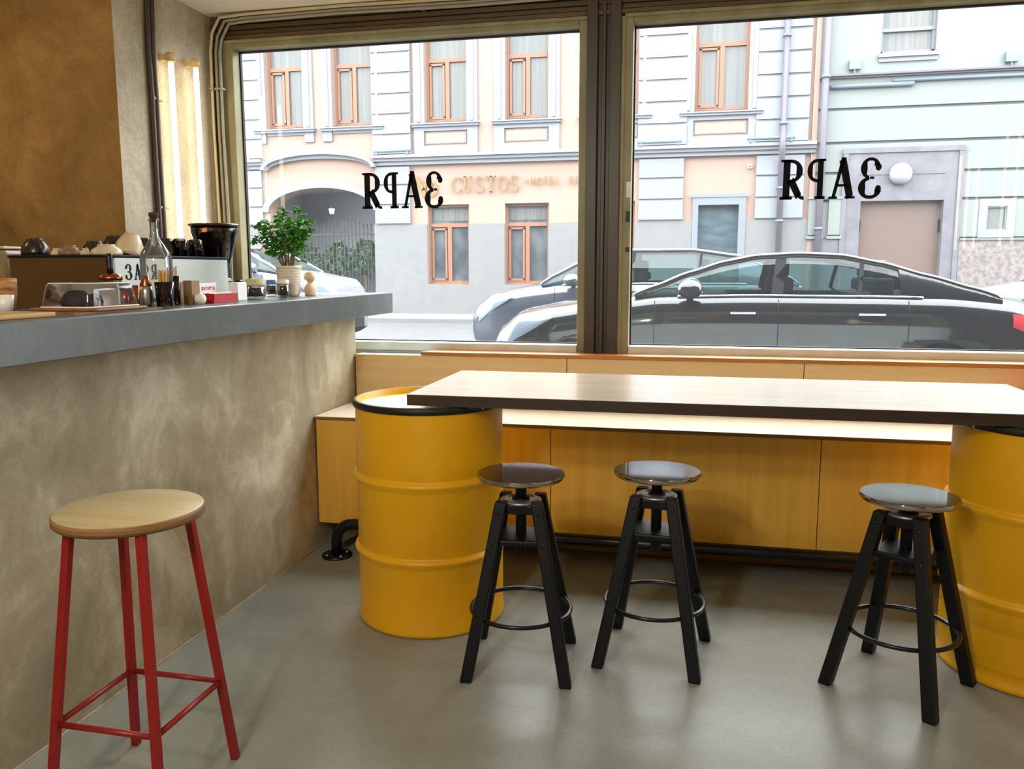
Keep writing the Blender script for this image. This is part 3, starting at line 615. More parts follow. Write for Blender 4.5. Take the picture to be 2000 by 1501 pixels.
# stirrers
def sticks(name, px, X, r, h, m, n, label, hs):
    t = thing(name, label, 'glass', at(px, X, ZT))
    MB().lathe([(0, .004), (r*.8, .004), (r*.82, 0), (r*.86, 0), (r, h), (r-.003, h), (r*.8, .010), (0, .010)], n=24).build('tumbler', m, t)
    for k in range(n):
        a = 2*PI*k/n+.3; q = r*.5*(.4+.6*((k*7) % 5)/4); hh = hs*(.92+.08*((k*3) % 4)/3)
        MB().bar((q*.6*math.cos(a), q*.6*math.sin(a), .012), (q*1.2*math.cos(a), q*1.2*math.sin(a), hh), .0055, .0025).build('stirrer', 'stick', t, bevel=.0007)
    return t
sticks('stirrer_glass', 321, -1.82, .033, .085, 'darkglass', 14, 'dark glass tumbler holding wooden coffee stirrers', .128)
sticks('stirrer_tube', 345, -1.86, .0125, .105, 'darkglass', 4, 'slim dark tube with a few wooden sticks beside the tumbler', .142)
tag(MB().box(-.003, .003, -.021, .021, 0, .082).build('table_sign', 'book'), 'small standing card between the stick tube and the brown block', 'card').location = at(358, -1.90, ZT)
tag(MB().box(-.018, .018, -.026, .026, 0, .088).build('wood_block', 'book', bevel=.002), 'upright olive brown block beside the red box', 'block').location = at(374, -1.84, ZT)
solid('egg_cup', [(0, 0), (.012, 0), (.020, .010), (.022, .022), (.017, .034), (0, .042)], at(390, -1.80, ZT), 'white', 'small white rounded pot between the brown block and red box', 'pot')
rb = thing('card_box', 'low red box of cards on the counter', 'box', at(427, -1.83, ZT), 0)
MB().box(-.03, .03, -.085, .085, 0, .006).box(-.03, -.026, -.085, .085, .006, .036).box(.026, .030, -.085, .085, .006, .036).box(-.03, .03, -.085, -.081, .006, .036).box(-.03, .03, .081, .085, .006, .036).build('tray', 'cardbox', rb, bevel=.001)
for k in range(4): MB().box(-.02+.008*k, -.016+.008*k, -.078, .078, .004, .034+.002*k).build('card', 'cardbox' if k < 3 else 'paper', rb)
cw = thing('price_card', 'small white card with red writing standing behind the red box', 'card', at(405, -1.93, ZT+.0))
MB().box(-.002, .002, -.062, .062, 0, .075).build('card', 'paper', cw)
wm = MB(); wm.y0, wm.y1 = 0, .001
for i, ch in enumerate('RATOPTA'): glyph(wm, ch, -.045+i*.0135, .046, .011, .014)
bmesh.ops.transform(wm.b, matrix=Matrix(((0, 1, 0, .0021), (1, 0, 0, 0), (0, 0, 1, 0), (0, 0, 0, 1))), verts=wm.b.verts[:]); wm.build('writing', 'cardbox', cw)
tag(MB().box(-.022, .022, -.036, .036, 0, .075).build('napkin_box', 'paper', bevel=.003), 'upright white box right of the red box', 'box').location = at(464, -1.87, ZT)
# glass jars
def jar(px, X, r, h, lidm, label, lidh=.03):
    t = thing('storage_jar', label, 'jar', at(px, X, ZT), group='glass jars on the counter')
    MB().lathe([(0, .002), (r*.85, .002), (r, .014), (r*1.02, h*.5), (r*.95, h*.88), (r*.82, h), (r*.78, h), (r*.9, h*.86), (r*.96, h*.5), (r*.93, .016), (0, .008)], n=28).build('jar_glass', 'clear', t)
    MB().lathe([(0, .009), (r*.85, .012), (r*.93, h*.4), (r*.88, h*.78), (r*.4, h*.84), (0, h*.82)], n=24).build('contents', 'coffee', t)
    MB().lathe([(r*.80, h*.97), (r*.92, h*.98), (r*.94, h+lidh*.4), (r*.88, h+lidh*.45), (r*.9, h+lidh*.9), (r*.6, h+lidh), (0, h+lidh)], n=24).build('lid', lidm, t)
jar(498, -1.90, .047, .058, 'olivelid', 'wide glass jar of dark beans with pale woven lid')
jar(531, -2.02, .028, .060, 'bluelid', 'glass jar with a bluish lid, the middle one of three', .02)
jar(553, -1.88, .030, .062, 'white', 'glass jar of dark beans with pale lid in front of the plant pot', .02)
# bust
bu = thing('bust_figurine', 'small plaster bust beside the plant pot', 'figurine', at(606, -1.84, ZT))
B = MB().lathe([(0, 0), (.034, 0), (.036, .012), (.040, .028), (.037, .044), (.024, .056), (.0135, .064), (.012, .070), (.012, .078)], n=24)
for v in B.b.verts: v.co.x *= .68
B.build('torso', 'plaster', bu)
B = MB().lathe([(.012, .050), (.0125, .062), (.013, .066), (.019, .074), (.0235, .088), (.021, .102), (.012, .110), (0, .112)], n=24)
for v in B.b.verts:
    v.co.y *= .82
    if v.co.x > .012 and .072 < v.co.z < .086: v.co.x += .004
B.build('head', 'plaster', bu)
B = MB().lathe([(0, .118), (.012, .117), (.023, .108), (.0275, .094), (.0275, .084), (.024, .078)], n=20)
for v in B.b.verts: v.co.y *= .9; v.co.x = v.co.x*1.0-.003; v.co += Vector((random.uniform(-1, 1), random.uniform(-1, 1), random.uniform(-1, 1)))*.0012
B.build('hair', 'plaster', bu)
# small slips near the end of the counter
for k, (px, X, lab) in enumerate(((640, -1.86, 'white paper slip lying at the end of the counter, nearer the bust'), (672, -1.82, 'white paper slip lying at the far end of the counter'))):
    tag(MB().box(-.03, .03, -.05, .05, 0, .002).build('paper_slip', 'paper'), lab, 'paper').location = at(px, X, ZT)
# grinder
gx = -2.36; gp = onX(420, 480, gx)
gr = thing('coffee_grinder', 'black coffee grinder with smoked bean hopper behind the machine', 'coffee grinder', (gx, gp.y, .94))
MB().box(-.09, .09, -.085, .085, 0, .37).box(-.06, .06, -.06, .06, .37, .43).build('housing', 'blackmetal', gr, bevel=.015)
hz = onX(420, 440, gx).z-.94; hb_ = onX(420, 535, gx).z-.94; R_ = .118
MB().lathe([(.05, .43), (.055, hb_), (R_*.80, hz-.095), (R_*.95, hz-.035), (R_*.97, hz-.005), (R_*.955, hz-.005), (R_*.93, hz-.035), (R_*.78, hz-.095), (.05, hb_)], n=40).build('hopper', 'darkglass', gr)
MB().lathe([(0, hb_-.02), (.048, hb_-.01), (R_*.77, hz-.096), (R_*.88, hz-.055), (R_*.5, hz-.035), (0, hz-.03)], n=32).build('beans', 'coffee', gr)
MB().lathe([(0, hz+.006), (R_*1.0, hz+.006), (R_*1.05, hz+.003), (R_*1.05, hz-.006), (R_*.98, hz-.008), (0, hz-.004)], n=40).build('lid', 'darkcup', gr)
MB().box(.09, .12, .02, .05, .20, .42).build('dosing_lever', 'blackmetal', gr, bevel=.005)
# plant
pp = at(565, -1.92, ZT)
ptd = thing('potted_plant', 'bushy green plant in a ribbed cream pot at the end of the counter', 'plant', pp)
prof = [(0, .0), (.044, 0), (.048, .006)]
for i in range(9): z = .012+i*.0135; r = .0485+.010*z/.13; prof += [(r, z), (r+.0018, z+.006), (r, z+.012)]
prof += [(.062, .134), (.062, .146), (.058, .146), (.056, .125), (0, .124)]
MB().lathe(prof, n=40).build('pot', 'potc', ptd)
MB().lathe([(.056, .126), (.03, .131), (0, .132)], n=24).build('soil', 'soil', ptd)
rnd = random.Random(3); st = MB(); lf = MB(); 
def leaf(mb, p, d, L, W_):
    d = d.normalized(); s_ = d.cross(Vector((rnd.uniform(-.4, .4), rnd.uniform(-.4, .4), 1)))
    if s_.length < .1: s_ = Vector((1, 0, 0))
    s_.normalize(); n_ = s_.cross(d)
    rows = []
    for t, w__, dz in ((0, .12, 0), (.25, .8, .05), (.55, 1, .04), (.82, .6, -.03), (1, .04, -.12)):
        c = p+d*(L*t)+n_*(L*dz); rows.append([c-s_*(W_*w__/2)+n_*(W_*.12*w__), c, c+s_*(W_*w__/2)+n_*(W_*.12*w__)])
    mb.grid(rows, True)
tips = []
for k in range(13):
    a = 2*PI*k/13+rnd.uniform(-.2, .2); lean = rnd.uniform(.25, 1.0); H = rnd.uniform(.15, .25)*(1.15-.35*lean)
    p = [Vector((.02*math.cos(a), .02*math.sin(a), .128))]
    for i in range(1, 6):
        t = i/5; p.append(Vector((math.cos(a)*(.02+lean*.12*t**1.4), math.sin(a)*(.02+lean*.135*t**1.4), .128+H*t))+Vector((rnd.uniform(-1, 1), rnd.uniform(-1, 1), 0))*.006)
    st.tube(p, [.004, .0036, .003, .0025, .002, .0012], 6); tips.append((p, a))
    for i in (2, 3, 4, 5):
        for j in range(4 if i > 2 else 2):
            b = rnd.uniform(0, 2*PI); e = p[i]+Vector((math.cos(b), math.sin(b), rnd.uniform(-.1, .9)))*rnd.uniform(.012, .038)
            st.tube([p[i], e], .001, 4)
            for q_ in range(8):
                c = rnd.uniform(0, 2*PI); dd = (e-p[i]).normalized()*.5+Vector((math.cos(c), math.sin(c), rnd.uniform(-.5, .7)))
                leaf(lf, e, dd, rnd.uniform(.022, .036), rnd.uniform(.013, .020))
# one low trailing twig to the right
p = [Vector((0, .02, .13)), Vector((.0, .07, .16)), Vector((.0, .11, .17)), Vector((.01, .15, .165))]; st.tube(p, .0015, 5)
for q_ in range(16):
    c = rnd.uniform(0, 2*PI); leaf(lf, p[2+q_ % 2]+Vector((0, rnd.uniform(-.01, .01), 0)), Vector((math.cos(c), math.sin(c), rnd.uniform(-.4, .8))), .026, .014)
st.build('stems', 'stem', ptd); lf.build('leaves', 'leaf', ptd)['kind'] = 'stuff'
# ================================================================== STREET
GZ = .10
FY = 22.0
struct('ground', MB().box(-40, 40, YW+.12, 40, GZ-.3, GZ), 'road', 'pale asphalt road outside the shop window', 'road')
struct('pavement', MB().box(-40, 40, FY-2.3, FY+3, GZ, GZ+.10), 'pave', 'light pavement in front of the pink building', 'pavement')
struct('kerb', MB().box(-40, 40, FY-2.45, FY-2.3, GZ, GZ+.10), 'kerb', 'grey kerb along the far side of the road', 'kerb')
struct('road_marking', MB().box(-14, -4, 14.2, 14.5, GZ, GZ+.004), 'roadred', 'faded pinkish stripe along the road', 'road marking')
def cells(mb, x0, x1, z0, z1, holes, y0, y1):
    xs = sorted({x0, x1}|{min(max(v, x0), x1) for h in holes for v in h[:2]}); zs = sorted({z0, z1}|{min(max(v, z0), z1) for h in holes for v in h[2:4]})
    for a, b in zip(xs, xs[1:]):
        if b-a < 1e-6: continue
        run = None
        for c, d in list(zip(zs, zs[1:]))+[(None, None)]:
            solid_ = c is not None and not any(h[0] <= (a+b)/2 <= h[1] and h[2] <= (c+d)/2 <= h[3] for h in holes)
            if solid_: run = (run[0], d) if run else (c, d)
            elif run: mb.box(a, b, y0, y1, run[0], run[1]); run = None
    return mb
fx = lambda px, py=200: onY(px, py, FY).x
fz = lambda px, py: onY(px, py, FY).z
hotel = thing('hotel_building', 'pale pink hotel facade with white pilasters and brown framed windows across the street', 'building', (-5, FY, GZ))
HX0, HX1, HT = -16.5, onY(1578, 200, FY).x+.12, 8.5
up = [(-11.94, -10.80), (-9.93, -8.76), (-7.26, -6.08), (-5.03, -3.87), (-2.72, -1.54), (-.137, 1.165)]
ZU0, ZU1, ZTR = 5.36, 8.2, 6.98
gw = [(-7.23, -6.05), (-5.05, -3.85), (-2.78, -1.58)]
ZG0, ZG1, ZGT = 1.01, 3.17, 2.62
door = (-.11, 1.20, GZ+.1, 3.24)
ax0, ax1, asp, apk = -11.95, -8.77, 3.05, 3.68
holes = [(a, b, ZU0, ZU1) for a, b in up]+[(a, b, ZG0, ZG1) for a, b in gw]+[door, (ax0, ax1, 0, apk)]
mb = cells(MB(), HX0, HX1, 0, HT, holes, FY, FY+.45)
# spandrel over the arch
acx = (ax0+ax1)/2; arx = (ax1-ax0)/2
def arc_pts(rx, rz, n=24, a0=0, a1=180): return [(acx+rx*math.cos(math.radians(a0+(a1-a0)*i/n)), asp+rz*math.sin(math.radians(a0+(a1-a0)*i/n))) for i in range(n+1)]
ap = arc_pts(arx, apk-asp)
for (a, b), (c, d) in zip(ap, ap[1:]): mb.prism([(a, b), (a, apk+.001), (c, apk+.001), (c, d)], FY, FY+.45)
loc(hotel, mb).build('wall', 'pink', hotel)
pm = cells(MB(), HX0, HX1, 0, 2.645, holes, FY-.06, FY-.002); loc(hotel, pm).build('plinth', 'plinth', hotel)
loc(hotel, MB().box(HX0, HX1, FY+2.6, FY+2.7, 0, HT).box(HX0, HX1, FY-.2, FY+2.7, HT, HT+.1)).build('rear_wall_and_roof', 'passage', hotel)
# pilasters with block courses
zc0, zc1 = 4.20, 4.50
for (a, b) in ((-12.62, -12.07), (-8.76, -7.64), (-1.54, -.30), (1.36, 2.62)):
    m_ = MB(); z = zc1+.02
    m_.box(a, b, FY-.06, FY-.001, zc1+.02, HT)
    while z < HT-.2: m_.box(a+.01, b-.01, FY-.11, FY-.06, z+.03, z+.505); z += .535
    z = 2.66; m_.box(a+.05, b-.05, FY-.06, FY-.001, 2.65, zc0)
    while z < zc0-.2: m_.box(a+.06, b-.06, FY-.11, FY-.06, z+.02, min(z+.50, zc0)); z += .53
    loc(hotel, m_).build('pilaster', 'whites', hotel)
cm = MB()
for a, b in ((-8.72, HX1+.1), (HX0, -12.05)):
    cm.box(a, b, FY-.30, FY-.001, 4.42, 4.50).box(a, b, FY-.22, FY-.001, 4.34, 4.42).box(a, b, FY-.14, FY-.001, 4.24, 4.34)
loc(hotel, cm).build('cornice', 'whites', hotel)
def archband(rx0, rz0, rx1, rz1, z0, y0, y1):
    m_ = MB(); n = 30
    for i in range(n):
        t0, t1 = math.radians(180*i/n), math.radians(180*(i+1)/n)
        P = [(acx+rx0*math.cos(t0), z0+rz0*math.sin(t0)), (acx+rx1*math.cos(t0), z0+rz1*math.sin(t0)), (acx+rx1*math.cos(t1), z0+rz1*math.sin(t1)), (acx+rx0*math.cos(t1), z0+rz0*math.sin(t1))]
        m_.prism(P, y0, y1)
    return m_
loc(hotel, archband(1.60, .64, 1.78, .86, 3.05, FY-.12, FY-.001)).build('arch_moulding', 'whites', hotel)
loc(hotel, archband(1.62, .38, 1.72, .48, 4.20, FY-.28, FY-.001)).build('arch_moulding', 'whites', hotel)
loc(hotel, archband(1.54, .28, 1.62, .38, 4.20, FY-.16, FY-.001)).build('arch_moulding', 'whites', hotel)
def winframe(x0, x1, z0, z1, zt, y, f=.07):
    m_ = MB(); xm = (x0+x1)/2-.0
    m_.box(x0, x0+f, y, y+.08, z0, z1).box(x1-f, x1, y, y+.08, z0, z1).box(x0+f, x1-f, y, y+.08, z0, z0+f+.03).box(x0+f, x1-f, y, y+.08, z1-f, z1)
    m_.box(x0+f, x1-f, y-.01, y+.08, zt-.05, zt+.05).box(xm-.055, xm+.055, y-.01, y+.08, z0+f, zt-.05)
    m_.box(x0+f+.02, x0+f+.075, y-.02, y+.05, z0+.13, zt-.09).box(xm-.13, xm-.075, y-.02, y+.05, z0+.13, zt-.09)
    m_.box(x0+f+.02, xm-.075, y-.02, y+.05, z0+.10, z0+.16).box(x0+f+.02, xm-.075, y-.02, y+.05, zt-.13, zt-.08)
    return m_
for i, (a, b) in enumerate(up):
    fo = loc(hotel, winframe(a, b, ZU0, ZU1, ZTR, FY+.18)).build('window', 'orange', hotel)
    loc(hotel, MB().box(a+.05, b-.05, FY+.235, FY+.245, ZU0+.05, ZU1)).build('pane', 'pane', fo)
    s = MB()
    s.box(a-.30, a, FY-.07, FY-.001, ZU0-.02, ZU1+.2).box(b, b+.30, FY-.07, FY-.001, ZU0-.02, ZU1+.2)
    s.box(a-.20, a-.10, FY-.10, FY-.07, ZU0, ZU1+.2).box(b+.10, b+.2, FY-.10, FY-.07, ZU0, ZU1+.2)
    if i > 1:
        s.box(a-.30, a-.02, FY-.07, FY-.001, 4.52, ZU0-.1).box(b+.02, b+.30, FY-.07, FY-.001, 4.52, ZU0-.1).box(a-.02, b+.02, FY-.07, FY-.001, 4.52, 4.72).box(a-.02, b+.02, FY-.07, FY-.001, 5.12, ZU0-.1)
        s.box(a+.02, b-.02, FY-.03, FY-.001, 4.78, 5.06)
    else: s.box(a-.30, a-.02, FY-.07, FY-.001, 4.95, ZU0-.1).box(b+.02, b+.30, FY-.07, FY-.001, 4.95, ZU0-.1).box(a, b, FY-.05, FY-.001, 5.15, ZU0-.1)
    loc(hotel, s).build('window_surround', 'whites', hotel)
    if i > 1: loc(hotel, MB().box(a+.06, b-.06, FY-.04, FY-.03, 4.80, 5.04)).build('panel', 'pink', hotel)
    loc(hotel, MB().box(a-.36, b+.36, FY-.20, FY-.001, ZU0-.08, ZU0-.045).box(a-.34, b+.34, FY-.15, FY-.001, ZU0-.14, ZU0-.08)).build('window_sill', 'whites', hotel)
    loc(hotel, MB().box(a, b, FY, FY+.18, ZU0-.02, ZU0)).build('sill_flashing', 'orange', hotel)
for i, (a, b) in enumerate(gw):
    fo = loc(hotel, winframe(a, b, ZG0, ZG1, ZGT, FY+.14, .065)).build('window', 'orange', hotel)
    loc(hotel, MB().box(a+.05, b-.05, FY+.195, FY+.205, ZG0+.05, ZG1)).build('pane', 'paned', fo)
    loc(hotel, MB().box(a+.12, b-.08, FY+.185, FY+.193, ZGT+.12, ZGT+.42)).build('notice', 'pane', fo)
# door
a, b, z0, z1 = door; f = MB().box(a, a+.14, FY-.08, FY+.2, z0, z1).box(b-.17, b, FY-.08, FY+.2, z0, z1).box(a+.14, b-.17, FY-.08, FY+.2, 3.03, z1).box(a+.14, b-.17, FY+.05, FY+.2, z0, z0+.2)
dr = loc(hotel, f).build('entrance_door', 'doorgrey', hotel)
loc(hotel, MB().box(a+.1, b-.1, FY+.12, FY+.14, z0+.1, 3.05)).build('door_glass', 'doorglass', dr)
loc(hotel, MB().box(a-.06, b+.06, FY-.1, FY-.065, z1-.02, z1+.06)).build('door_lintel', 'doorgrey', dr)
# sign
sg = thing('hotel_sign', 'gold hotel name lettering mounted on the pink wall', 'sign', (onY(883, 360, FY).x, FY-.06, onY(883, 377, FY).z))
x0, x1 = onY(883, 360, FY).x, onY(1018, 360, FY).x; zb_, zt_ = onY(950, 376, FY).z, onY(950, 344, FY).z; W = (x1-x0)/6
for i, ch in enumerate('CUSTOS'):
    loc(sg, word_mesh([(ch, x0+i*W, zb_, W*.90, zt_-zb_, False)], FY-.085, FY-.062)).build('letter', 'gold', sg)
xa_, xb_ = onY(1037, 355, FY).x, onY(1099, 355, FY).x; zb2, zt2 = onY(1060, 361, FY).z, onY(1060, 346, FY).z; W = (xb_-xa_)/5
loc(sg, word_mesh([('.', onY(1024, 353, FY).x, zb2+.03, .12, .16, False)], FY-.085, FY-.062)).build('ornament', 'gold', sg)
for i, ch in enumerate('hotel'): loc(sg, word_mesh([(ch, xa_+i*W, zb2, W*.85, zt2-zb2, False)], FY-.085, FY-.062)).build('letter', 'gold', sg)
xr_ = onY(1112, 355, FY).x
for i, ch in enumerate('re'): loc(sg, word_mesh([(ch, xr_+i*W, zb2, W*.85, zt2-zb2, False)], FY-.085, FY-.062)).build('letter', 'gold', sg)
e0, e1 = onY(815, 360, FY), onY(856, 360, FY); em_ = MB(); em_.y0, em_.y1 = FY-.085, FY-.062
Te = lambda x, y: (e0.x+x*(e1.x-e0.x), zb_-.08+y*(zt_-zb_+.16))
stroke_line(em_, .0, .9, .34, .3, .16, Te); stroke_line(em_, .62, .95, .34, .3, .1, Te); stroke_rect(em_, .26, .42, 0, .34, Te); stroke_arc(em_, .75, .35, .25, .34, 0, 360, .12, .08, Te)
loc(sg, em_).build('emblem', 'gold', sg)
# passage behind the arch
pg = MB().box(ax0-.3, ax0-.25, FY+.45, FY+2.6, 0, 4).box(ax1+.25, ax1+.3, FY+.45, FY+2.6, 0, 4).box(ax0-.3, ax1+.3, FY+.45, FY+2.6, 3.75, 3.85)
loc(hotel, pg).build('passage_walls', 'passage', hotel)
gt = thing('iron_gate', 'dark iron bar gate closing the archway', 'gate', (acx, FY+.6, GZ+.1))
gm = MB()
for i in range(26):
    x = ax0+.12*i+.06
    if x < ax1: gm.box(x-.012, x+.012, FY+.59, FY+.61, GZ+.1, 2.75+.1*math.sin(i*.5)); gm.lathe([(0, 0), (.02, .03), (0, .12)], (x, FY+.6, 2.74+.1*math.sin(i*.5)), 6)
gm.box(ax0, ax1, FY+.57, FY+.63, .35, .40).box(ax0, ax1, FY+.57, FY+.63, 2.40, 2.45)
loc(gt, gm).build('bars', 'gate', gt)
rnd = random.Random(5)
for k, (px, r) in enumerate(((600, .5), (660, .46), (712, .44))):
    c = onY(px, 470, FY+1.5); bm_ = MB()
    for i in range(420):
        u = Vector((rnd.gauss(0, 1), rnd.gauss(0, 1), rnd.gauss(0, 1))).normalized(); p_ = Vector((u.x*r, u.y*r*.55, u.z*r*1.25))*rnd.uniform(.75, 1)
        leaf(bm_, p_, Vector((rnd.uniform(-1, 1), rnd.uniform(-1, 1), rnd.uniform(-.3, 1))), .17, .11)
    t = thing('courtyard_bush', ('green bush behind the iron gate, left part of the archway', 'green bush behind the iron gate, middle of the archway', 'green bush behind the iron gate, right part of the archway')[k], 'bush', (c.x, FY+1.5, .2), group='bushes in the archway')
    f_ = bm_.build('foliage', 'bush', t); f_.location = (0, 0, 1.35+.1*k)
    MB().tube([(0, 0, 0), (.03, 0, .6), (0, 0, 1.2)], [.05, .04, .03], 8).build('stem', 'stem', t)
lc = onY(648, 411, FY+.4); ln = thing('wall_lantern', 'small glowing lantern hanging in the archway', 'lantern', (lc.x, FY+.4, lc.z))
MB().lathe([(0, -.09), (.06, -.09), (.085, .05), (0, .06)], n=8, smooth=False).build('globe', 'lanternglow', ln)
MB().lathe([(.1, .05), (.03, .12), (.0, .14)], n=8, smooth=False).tube([(0, 0, .12), (0, 0, apk-lc.z+.02)], .01, 6).build('hood', 'gate', ln)
# round ornament on the left pilaster, floodlight bars on the cornice
loc(hotel, MB().lathe([(0, .06), (.12, .05), (.16, .02), (.17, 0)], (onY(487, 322, FY).x, FY-.11, onY(487, 322, FY).z), 20, rot=Matrix.Rotation(PI/2, 3, 'X'))).build('rosette', 'whites', hotel)
for k, (pa, pb, lab) in enumerate(((730, 801, 'long grey linear floodlight on the cornice above the archway'), (1246, 1331, 'long grey linear floodlight on the cornice above the pilaster beside the mullion'), (1459, 1552, 'long grey linear floodlight on the cornice behind the drainpipe'))):
    a = onY(pa, 290, FY-.3).x; b = onY(pb, 288, FY-.3).x; t = thing('floodlight_bar', lab, 'floodlight', ((a+b)/2, FY-.3, 4.5), group='linear floodlights on the cornice'); L = (b-a)/2
    MB().tube([(-L, 0, .10), (L, 0, .10)], .045, 10).build('housing', 'bluegrey', t)
    for x in (-L+.08, L-.08): MB().box(x-.03, x+.03, -.03, .05, 0, .10).build('bracket', 'bluegrey', t)
def pipe_down(pts, r, label, collars):
    t = thing('drainpipe', label, 'drainpipe', pts[-1]); o = Vector(pts[-1])
    MB().tube([Vector(p)-o for p in pts], r, 12).build('downpipe', 'pipe', t)
    for z, x, y in collars: MB().lathe([(r, -.03), (r+.03, -.03), (r+.03, .03), (r, .03)], (x-o.x, y-o.y, z-o.z), 16).build('collar', 'bluegrey', t)
dx = onY(1532, 200, FY-.2).x
pipe_down([(dx, FY-.22, HT-.1), (dx, FY-.22, 4.75), (dx-.02, FY-.42, 4.55), (dx-.02, FY-.42, 4.25), (dx, FY-.2, 4.0), (dx, FY-.2, GZ+.1)], .075, 'grey drainpipe running down the white pilaster of the pink building', [(7.0, dx, FY-.22), (4.95, dx, FY-.22), (3.4, dx, FY-.2), (2.6, dx, FY-.2)])
dx = onY(1608, 250, FY-.2).x
pipe_down([(dx, FY-.2, HT-.1), (dx, FY-.2, GZ+.1)], .085, 'grey drainpipe at the corner of the pale green building', [(6.0, dx, FY-.2), (2.4, dx, FY-.2)])
cc = onY(1465, 324, FY-.1); cam_ = thing('security_camera', 'small white security camera on the pink wall above the grey door', 'camera', (cc.x, FY-.002, cc.z))
MB().lathe([(0, .12), (.05, .11), (.06, .03), (.06, 0), (0, 0)], n=16, rot=Matrix.Rotation(PI/2, 3, 'X')).build('dome', 'white', cam_); MB().box(-.02, .02, -.16, -.11, -.03, .01).build('lens', 'darkplastic', cam_)
# ---- the cafe's own building front, above and beside the shop window
ob = MB(); y0_, y1_ = YW+.101, YW+.30
cells(ob, -14, 14, 0, 7.4, [(XL, XR, 0, ZC)], y0_, y1_)
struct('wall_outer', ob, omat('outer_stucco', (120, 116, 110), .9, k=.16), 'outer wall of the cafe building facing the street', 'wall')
# ---- pale green building
gb = thing('green_building', 'pale mint building with horizontal grooves beside the pink hotel', 'building', (6, FY, GZ))
GX0, GX1 = HX1, 17.0
G = lambda px, py: onY(px, py, FY)
wx0, wx1, wz0 = G(1722, 60).x, G(1829, 60).x, G(1775, 103).z
ms0, ms1, mst = G(1645, 330).x, G(1880, 330).x, G(1760, 288).z
gd0, gd1, gdt = G(1677, 440).x, G(1838, 440).x, G(1757, 392).z
vx0, vx1, vz0, vz1 = G(1928, 420).x, G(1962, 420).x, G(1945, 447).z, G(1945, 405).z
ghole = [(wx0, wx1, wz0, wz0+2.2), (gd0, gd1, 0, gdt), (vx0, vx1, vz0, vz1)]
loc(gb, cells(MB(), GX0, GX1, 0, HT+.1, ghole, FY+.02, FY+.4)).build('wall', 'mintdark', gb)
gz = [G(1700, y).z for y in (212, 278, 337, 391)]; cours = MB(); ztop = G(1700, 150).z
lv = [HT+.1, ztop+.04]+[ztop-.04]+gz+[1.2]
zz = [(ztop+.03, HT+.1), (gz[0]+.035, ztop-.03), (gz[1]+.035, gz[0]-.035), (gz[2]+.035, gz[1]-.035), (gz[3]+.035, gz[2]-.035), (G(1900, 462).z, gz[3]-.035)]
for a, b in zz:
    cells(cours, GX0+.1, GX1, a, b, ghole+[(ms0, ms1, 0, mst)], FY-.05, FY+.02)
loc(gb, cours).build('render_courses', 'mint', gb)
mm_ = cells(MB(), ms0, ms1, GZ+.1, mst, [(gd0, gd1, 0, gdt)], FY-.10, FY+.02); mm_.box(ms0-.02, ms1+.02, FY-.14, FY-.10, mst-.12, mst); loc(gb, mm_).build('door_surround', 'marble', gb)
loc(gb, MB().box(ms0+.4, ms1-.4, FY-.115, FY-.1, gdt+.62, gdt+.66).box(ms0, ms0+.12, FY-.13, FY-.10, GZ+.1, mst-.12).box(ms1-.12, ms1, FY-.13, FY-.10, GZ+.1, mst-.12)).build('surround_moulding', 'marble', gb)
gdo = loc(gb, MB().box(gd0, gd1, FY+.10, FY+.14, GZ+.1, gdt)).build('garage_door', 'garage', gb)
loc(gb, MB().box(gd0+.02, gd0+.05, FY+.05, FY+.10, 2.3, 2.6).box(gd1-.05, gd1-.02, FY+.05, FY+.10, 2.3, 2.6)).build('hinge', 'darkplastic', gdo)
pz = G(1900, 465).z
loc(gb, MB().box(ms1+.005, GX1, FY-.14, FY+.02, GZ+.1, pz-.05)).build('granite_plinth', 'granite', gb)
loc(gb, MB().box(ms1+.005, GX1, FY-.18, FY+.02, pz-.05, pz)).build('plinth_cap', 'mintdark', gb)
loc(gb, MB().box(GX0+.1, ms0-.005, FY-.10, FY+.02, GZ+.1, 2.15)).build('granite_plinth', 'marble', gb)
for a, b in ((1577, 1605), (1616, 1641)):
    xa2, xb2 = G(a, 430).x, G(b, 430).x; loc(gb, MB().box(xa2, xb2, FY-.12, FY-.05, 2.25, 3.12).box(xa2-.02, xb2+.02, FY-.15, FY-.05, 3.12, 3.17).box(xa2-.03, xb2+.03, FY-.15, FY-.05, 2.15, 2.22)).build('pilaster', 'mint', gb)
uw = loc(gb, MB().box(wx0, wx0+.06, FY+.1, FY+.2, wz0, wz0+2.2).box(wx1-.06, wx1, FY+.1, FY+.2, wz0, wz0+2.2).box(wx0, wx1, FY+.1, FY+.2, wz0, wz0+.08).box(wx0, wx1, FY+.08, FY+.2, wz0+.52, wz0+.60)).build('window', 'doorgrey', gb)
loc(gb, MB().box(wx0+.04, wx1-.04, FY+.17, FY+.18, wz0+.05, wz0+2.2)).build('pane', 'pane', uw)
loc(gb, MB().box(wx0-.06, wx1+.06, FY-.16, FY+.1, wz0-.10, wz0-.02).box(wx0-.04, wx1+.04, FY-.10, FY+.1, wz0-.20, wz0-.10)).build('window_sill', 'whites', gb)
loc(gb, MB().box(vx0-.2, vx1+.2, FY-.07, FY-.05, vz0-.2, vz0-.03).box(vx0-.2, vx1+.2, FY-.07, FY-.05, vz1+.03, vz1+.2).box(vx0-.2, vx0-.03, FY-.07, FY-.05, vz0-.03, vz1+.03).box(vx1+.03, vx1+.2, FY-.07, FY-.05, vz0-.03, vz1+.03)).build('vent_surround', 'whites', gb)
loc(gb, MB().box(vx0, vx1, FY+.0, FY+.02, vz0, vz1)).build('vent', 'mintdark', gb)
